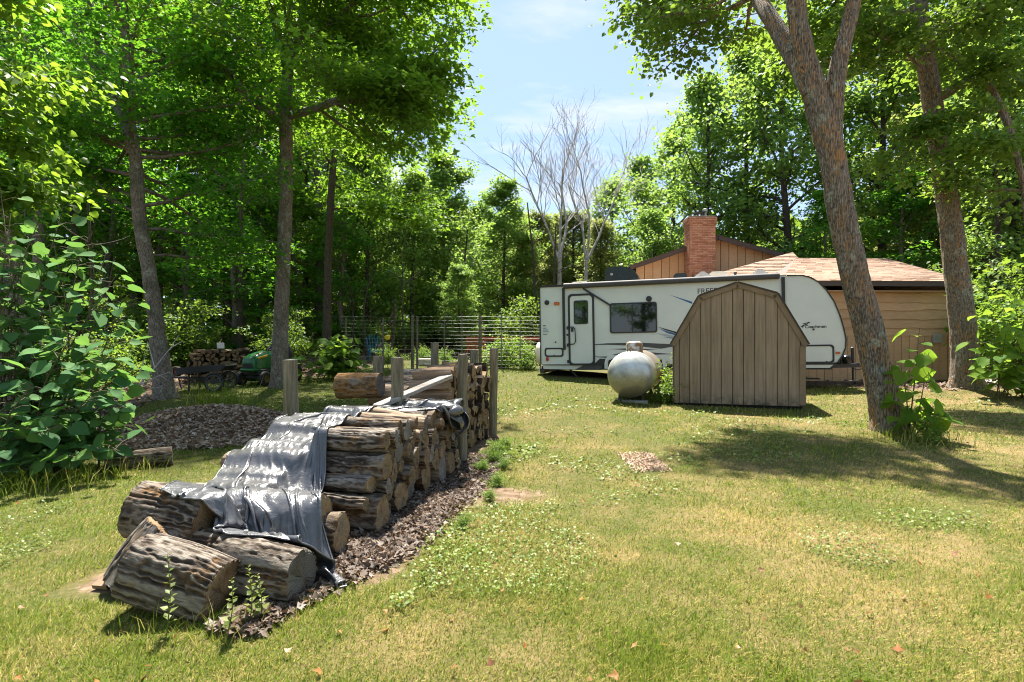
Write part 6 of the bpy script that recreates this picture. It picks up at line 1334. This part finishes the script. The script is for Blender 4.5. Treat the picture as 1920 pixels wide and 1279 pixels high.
cw_ = gpt(331, 14.4); wb = empty('wheel_barrow_wheel', (cw_.x, cw_.y, cw_.z + .46)); tag(wb, 'small dark red wheel hanging at the tongue beside the maple trunk', 'wheel')
MB().lathe([(-.05, .06), (-.06, .12), (-.03, .14), (.03, .14), (.06, .12), (.05, .06)], (0, 0, 0), (.2, 1, 0), 20, False).build('tyre', plain('dusty_rubber', (.05, .03, .026), .8), wb, True); MB().lathe([(-.03, .085), (-.03, .01), (.03, .01), (.03, .085)], (0, 0, 0), (.2, 1, 0), 16, False).build('rim', plain('red_rim', (.16, .03, .02), .5), wb, True); MB().bar((0, .02, 0), (.1, .05, -.46), .03, .03).build('stand', M_steel, wb)
# dark firewood stack behind the cart
wd = [wedge_mesh(20 + k, .5, .10) for k in range(4)]; rg = random.Random(71); D = 16.4; xl, xr = (366 - 960) * D / FPX, (458 - 960) * D / FPX
for row in range(8):
    n = 10 if row < 6 else 7
    for q in range(n):
        x = xl + (xr - xl) * (q + .5 * (row % 2) + rg.uniform(-.2, .2)) / n + (.06 if row > 5 else 0); o = link('firewood', wd[rg.randrange(4)], loc=(x, D + rg.uniform(-.08, .08), g(x, D) + .06 + .115 * row), rot=(rg.uniform(0, 6), rg.uniform(-.1, .1), PI / 2 + rg.uniform(-.15, .15)))
        tag(o, 'dark firewood piece of the old stack behind the cart', 'firewood', 'dark firewood stacked behind the cart')
x = (417 - 960) * D / FPX; tag(MB().box((0, 0, 0), (.20, .02, .16)).build('white_card', M_white, None, loc=(x, D - .1, g(x, D) + 1.03), rot=(.15, 0, .1)), 'small white card on top of the dark firewood stack', 'card')
# timber edging and driveway by the garage
x0_, x1_ = (1500 - 960) * 17.3 / FPX, (1612 - 960) * 17.3 / FPX; ed = MB().box(((x0_ + x1_) / 2, 17.3, g(x0_, 17.3) + .06), (x1_ - x0_ + .6, .18, .15), bev=.012).build('timber_edging', M_tim); tag(ed, 'long dark timber edging on the ground below the trailer hitch', 'timber')
gxx, gyy = np.meshgrid(np.linspace(14.75, 19.5, 20), np.linspace(15.6, 44, 60)); idx = np.arange(gxx.size).reshape(gxx.shape)
drv = mesh_np('driveway', np.stack([gxx, gyy, G(gxx, gyy) + .012], -1).reshape(-1, 3), np.stack([idx[:-1, :-1], idx[:-1, 1:], idx[1:, 1:], idx[1:, :-1]], -1).reshape(-1, 4), [plain('pale_gravel', (.42, .38, .36), .95, var=.35, scale=60, bump=.4)], True); tag(link('driveway', drv), 'pale gravel driveway seen past the garage corner', kind='structure')

# ------------------------------------------------------------------ tarps
t = NT('tarp'); co = t.co('Object'); n = t.noise(co, 5, 6, .65, .8); n2 = t.noise(co, 26, 4, .6, 1.2); gr = t.noise(co, 1.8, 4)
c = t.ramp(n, (.25, (.20, .195, .20)), (.7, (.36, .355, .37))); c = t.mix(t.ramp(gr, (.45, 0.0), (.7, .6)), c, (.13, .115, .105))
vor = t.n('ShaderNodeTexVoronoi', feature='DISTANCE_TO_EDGE'); t.l(t.co('Object'), vor.inputs[0]); vor.inputs['Scale'].default_value = 14
t.bump(t.math('ADD', t.math('ADD', n, t.math('MULTIPLY', n2, .35)), t.math('MULTIPLY', vor.outputs[0], .5)), .55, .02); M_tarp = t.fin(c, .36, .25, .6); M_tarp.node_tree.nodes
# ------------------------------------------------------------------ tarps
t = NT('tarp'); co = t.co('Object'); n = t.noise(co, 5, 6, .65, .8); n2 = t.noise(co, 22, 4, .6, 1.2); gr = t.noise(co, 1.8, 4)
c = t.ramp(n, (.25, (.032, .033, .038)), (.7, (.080, .082, .092))); c = t.mix(t.ramp(gr, (.45, 0.0), (.7, .6)), c, (.05, .045, .042)); c = t.mix(t.ramp(t.noise(co, 9, 6, .75), (.56, 0.0), (.72, .6)), c, (.15, .125, .10))
t.bump(t.math('ADD', n, t.math('MULTIPLY', n2, .35)), .55, .02); M_tarp = t.fin(c, .30, .0, .9)
# the sheets are let down onto the logs: a small mass and thread model over the height of the pile
M_grom = plain('grommet_metal', (.5, .5, .48), .35, .8)
HX0, HY0, HC = -2.9, 2.2, .015; HNX, HNY = 200, 360
hfield = np.full((HNX, HNY), -9.0)
for o in list(COL.objects):
    if o.type != 'MESH': continue
    ro = o.parent or o
    if not (ro.name.startswith('log') or ro.name.startswith('board') or ro.name.startswith('firewood')): continue
    wx, wy = ro.location.x, ro.location.y
    if not (-2.8 < wx < .2 and 2.3 < wy < 7.6): continue
    co_ = np.empty(len(o.data.vertices) * 3, np.float32); o.data.vertices.foreach_get('co', co_); co_ = co_.reshape(-1, 3).astype(float)
    bpy.context.view_layer.update() if False else None
    Mw = np.array((ro.matrix_basis if ro is o else ro.matrix_basis @ o.matrix_basis)); co_ = co_ @ Mw[:3, :3].T + Mw[:3, 3]
    ix = ((co_[:, 0] - HX0) / HC).astype(int); iy = ((co_[:, 1] - HY0) / HC).astype(int); k = (ix >= 0) & (ix < HNX) & (iy >= 0) & (iy < HNY)
    np.maximum.at(hfield, (ix[k], iy[k]), co_[k, 2])
def spread_max(A):
    B = np.pad(A, 1, mode='edge'); return np.maximum.reduce([B[1:-1, 1:-1], B[:-2, 1:-1], B[2:, 1:-1], B[1:-1, :-2], B[1:-1, 2:]])
def blur(A):
    B = np.pad(A, 1, mode='edge'); return (B[1:-1, 1:-1] * 2 + B[:-2, 1:-1] + B[2:, 1:-1] + B[1:-1, :-2] + B[1:-1, 2:]) / 6
for _ in range(2): hfield = spread_max(hfield)
cxx, cyy = np.meshgrid(HX0 + HC * (np.arange(HNX) + .5), HY0 + HC * (np.arange(HNY) + .5), indexing='ij'); hfield = np.maximum(hfield, G(cxx, cyy) + .02)
hsoft = np.maximum(blur(blur(hfield)), hfield - .02)
def hat(x, y):
    fx_ = np.clip((x - HX0) / HC - .5, 0, HNX - 1.01); fy_ = np.clip((y - HY0) / HC - .5, 0, HNY - 1.01); i = fx_.astype(int); j = fy_.astype(int); a = fx_ - i; b = fy_ - j
    return hsoft[i, j] * (1 - a) * (1 - b) + hsoft[i + 1, j] * a * (1 - b) + hsoft[i, j + 1] * (1 - a) * b + hsoft[i + 1, j + 1] * a * b
def drape(rows, nu, nv, slack, seed, steps=120, lift=.05, taut=0.0, ku=1.5, kv=.30, bunch=0.0):
    R_ = np.array([catmull([(a, b, 0) for a, b in r], nu) for r in rows]); Q = np.stack([catmull(R_[:, k], nv) for k in range(nu)], 1)
    X = -1.16 + Q[..., 0] * .178 - Q[..., 1] * .984; Y = 3.18 + Q[..., 0] * .984 + Q[..., 1] * .178; Z = hat(X, Y)
    if taut:      # pulled straight from support to support down the slope
        for j in range(nu):
            arc = np.concatenate([[0], np.cumsum(np.hypot(np.diff(X[:, j]), np.diff(Y[:, j])))]); st = []
            for i in range(nv):
                while len(st) > 1 and (Z[st[-1], j] - Z[st[-2], j]) * (arc[i] - arc[st[-2]]) <= (Z[i, j] - Z[st[-2], j]) * (arc[st[-1]] - arc[st[-2]]): st.pop()
                st.append(i)
            Z[:, j] = np.maximum(np.interp(arc, arc[st], Z[st, j]) - taut * arc, Z[:, j])
    for it in range(26):
        Zp = np.pad(Z, 1, mode='edge'); Zs = (Zp[:-2, 1:-1] + Zp[2:, 1:-1] + Zp[1:-1, :-2] + Zp[1:-1, 2:]) / 4; Z = np.maximum(Zs, hat(X, Y)) if it < 18 else Zs
    S = np.stack([X, Y, Z + lift], -1); U, Vv = np.meshgrid(np.linspace(0, 1, nu), np.linspace(0, 1, nv))
    ru = np.linalg.norm(S[:, 1:] - S[:, :-1], axis=-1); rv = np.linalg.norm(S[1:] - S[:-1], axis=-1)
    su = slack * (1 + .6 * fbm(np.stack([U * 3, Vv * 3, U * 0], -1), seed + 4, 2)); bunch_ = bunch * sstep(.58, .74, Vv) * (1 + .8 * fbm(np.stack([U * 4, Vv * 6, U * 0 + 7], -1), seed + 6, 2)); ru = ru * (1 + bunch_[:, 1:]); rv = rv * (1 + bunch_[1:]); ru = ru * (1 + ku * su[:, 1:]); rv = rv * (1 + kv * su[1:])
    rd = np.sqrt(np.maximum(1e-9, (ru[:-1] ** 2 + rv[:, :-1] ** 2)))
    S[..., 2] += .06 * fbm(np.stack([U * 10 + 2 * Vv, Vv * 2.4, U * 0], -1), seed, 3); S[..., :2] += .006 * np.stack([vnoise(np.stack([U * 20, Vv * 20, U * 0 + k], -1), seed + k) for k in (1, 2)], -1)
    Vl = np.zeros_like(S)
    def proj(A, B, rest, k):
        d = B - A; L = np.linalg.norm(d, axis=-1); e = ((L - rest) / np.maximum(L, 1e-6) * k)[..., None] * d * .5; return e
    def pull(sa, sb, rest, k=1.0, only_short=False):
        A, B = S[sa], S[sb]; d = B - A; L = np.linalg.norm(d, axis=-1); c_ = (L - rest)
        if only_short: c_ = np.minimum(c_, 0)
        e = (c_ / np.maximum(L, 1e-6) * k * .5)[..., None] * d; S[sa] = A + e; S[sb] = B - e
    a_ = slice(None)
    for st_ in range(steps):
        old = S.copy(); Vl *= .92; Vl[..., 2] -= .0013; S += Vl
        for it in range(13):
            for o_ in (0, 1):
                pull((a_, slice(o_, nu - 1, 2)), (a_, slice(o_ + 1, nu, 2)), ru[:, o_::2][:, :len(range(o_, nu - 1, 2))]); pull((slice(o_, nv - 1, 2), a_), (slice(o_ + 1, nv, 2), a_), rv[o_::2][:len(range(o_, nv - 1, 2))])
                n_ = len(range(o_, nv - 1, 2)); pull((slice(o_, nv - 1, 2), slice(0, nu - 1)), (slice(o_ + 1, nv, 2), slice(1, nu)), rd[o_::2][:n_], .25); pull((slice(o_, nv - 1, 2), slice(1, nu)), (slice(o_ + 1, nv, 2), slice(0, nu - 1)), rd[o_::2][:n_], .25)
            if it % 3 == 0:
                for q in range(4):   # stiffness against sharp folding
                    ia = np.arange(q, nu - 2, 4)
                    if len(ia): pull((a_, ia), (a_, ia + 2), (ru[:, ia] + ru[:, ia + 1]) * .93, .25, True)
                    ja = np.arange(q, nv - 2, 4)
                    if len(ja): pull((ja, a_), (ja + 2, a_), (rv[ja] + rv[ja + 1]) * .93, .25, True)
            h_ = hat(S[..., 0], S[..., 1]) + .008; hit = S[..., 2] < h_; S[..., 2] = np.where(hit, h_, S[..., 2])
        fr = hit[..., None] * np.array([.6, .6, .0]); S = S - (S - old) * fr; Vl = S - old; Vl = np.clip(Vl, -.03, .03)
    return S
def tarp(label, S):
    nv, nu = S.shape[:2]; N = unit(np.cross(np.gradient(S, axis=1), np.gradient(S, axis=0))); N[N[..., 2] < 0] *= -1
    U, Vv = np.meshgrid(np.linspace(0, 1, nu), np.linspace(0, 1, nv)); S = S + N * (.0022 * vnoise(np.stack([U * 40, Vv * 50, U * 0], -1), 3))[..., None]
    idx = np.arange(nu * nv).reshape(nv, nu); F = np.stack([idx[:-1, :-1], idx[:-1, 1:], idx[1:, 1:], idx[1:, :-1]], -1).reshape(-1, 4)
    e = empty('tarp', tuple(S.reshape(-1, 3).mean(0))); c = np.array(e.location); tag(e, label, 'tarp')
    o = link('sheet', mesh_np('sheet', S.reshape(-1, 3) - c, F, [M_tarp], True), e); sb = o.modifiers.new('smooth', 'SUBSURF'); sb.levels = sb.render_levels = 1
    so = o.modifiers.new('thickness', 'SOLIDIFY'); so.thickness = .004; so.offset = 1
    tb = TubeBuf(); tb.tube(S[-1] - c, .006, 6); tb.tube(S[:, -1] - c, .006, 6); tb.tube(S[:, 0] - c, .006, 6); link('hem', tb.mesh('hem', M_tarp), e)
    for (i, j) in [(nv - 4, int(nu * f)) for f in (.12, .5, .86)] + [(int(nv * f), nu - 4) for f in (.3, .62, .85)]:
        n_ = Vector(N[i, j]); m = MB(); m.lathe([(0, .006), (0, .013), (.007, .012), (.007, .006)], Vector(S[i, j] - c) + n_ * .006, n_, 10, False); m.build('grommet', M_grom, e)
    return e
tarp('crumpled silver grey tarp draped over the front half of the wood pile', drape([
    [(2.25, 1.25), (2.3, .9), (2.3, .6), (2.2, .42)],
    [(1.6, 1.28), (1.6, 1.0), (1.6, .72), (1.6, .46)],
    [(1.15, 1.22), (1.15, .97), (1.12, .70), (1.12, .45)],
    [(.75, 1.12), (.72, .87), (.70, .64), (.68, .40)],
    [(.42, 1.02), (.40, .72), (.40, .42), (.42, .14)],
    [(.12, .86), (.12, .52), (.12, .15), (.16, -.14)],
    [(-.06, .84), (-.12, .50), (-.16, .1), (-.10, -.32)]], 100, 150, .12, 3, taut=.004, ku=2.3, kv=.15, bunch=.16))
tarp('silver tarp bunched round the middle post and hanging down the right face of the pile', drape([
    [(2.85, 1.22), (2.9, .95), (2.98, .6), (3.05, .3), (3.05, .05), (3.08, -.30)],
    [(2.6, 1.24), (2.65, .95), (2.72, .6), (2.85, .3), (2.88, .0), (2.95, -.34)],
    [(2.3, 1.24), (2.3, .95), (2.38, .6), (2.48, .35), (2.62, .02), (2.72, -.30)],
    [(1.9, 1.22), (1.98, .95), (2.08, .7), (2.2, .45), (2.4, .08), (2.5, -.20)]], 110, 80, .04, 8, ku=.2, kv=1.2))
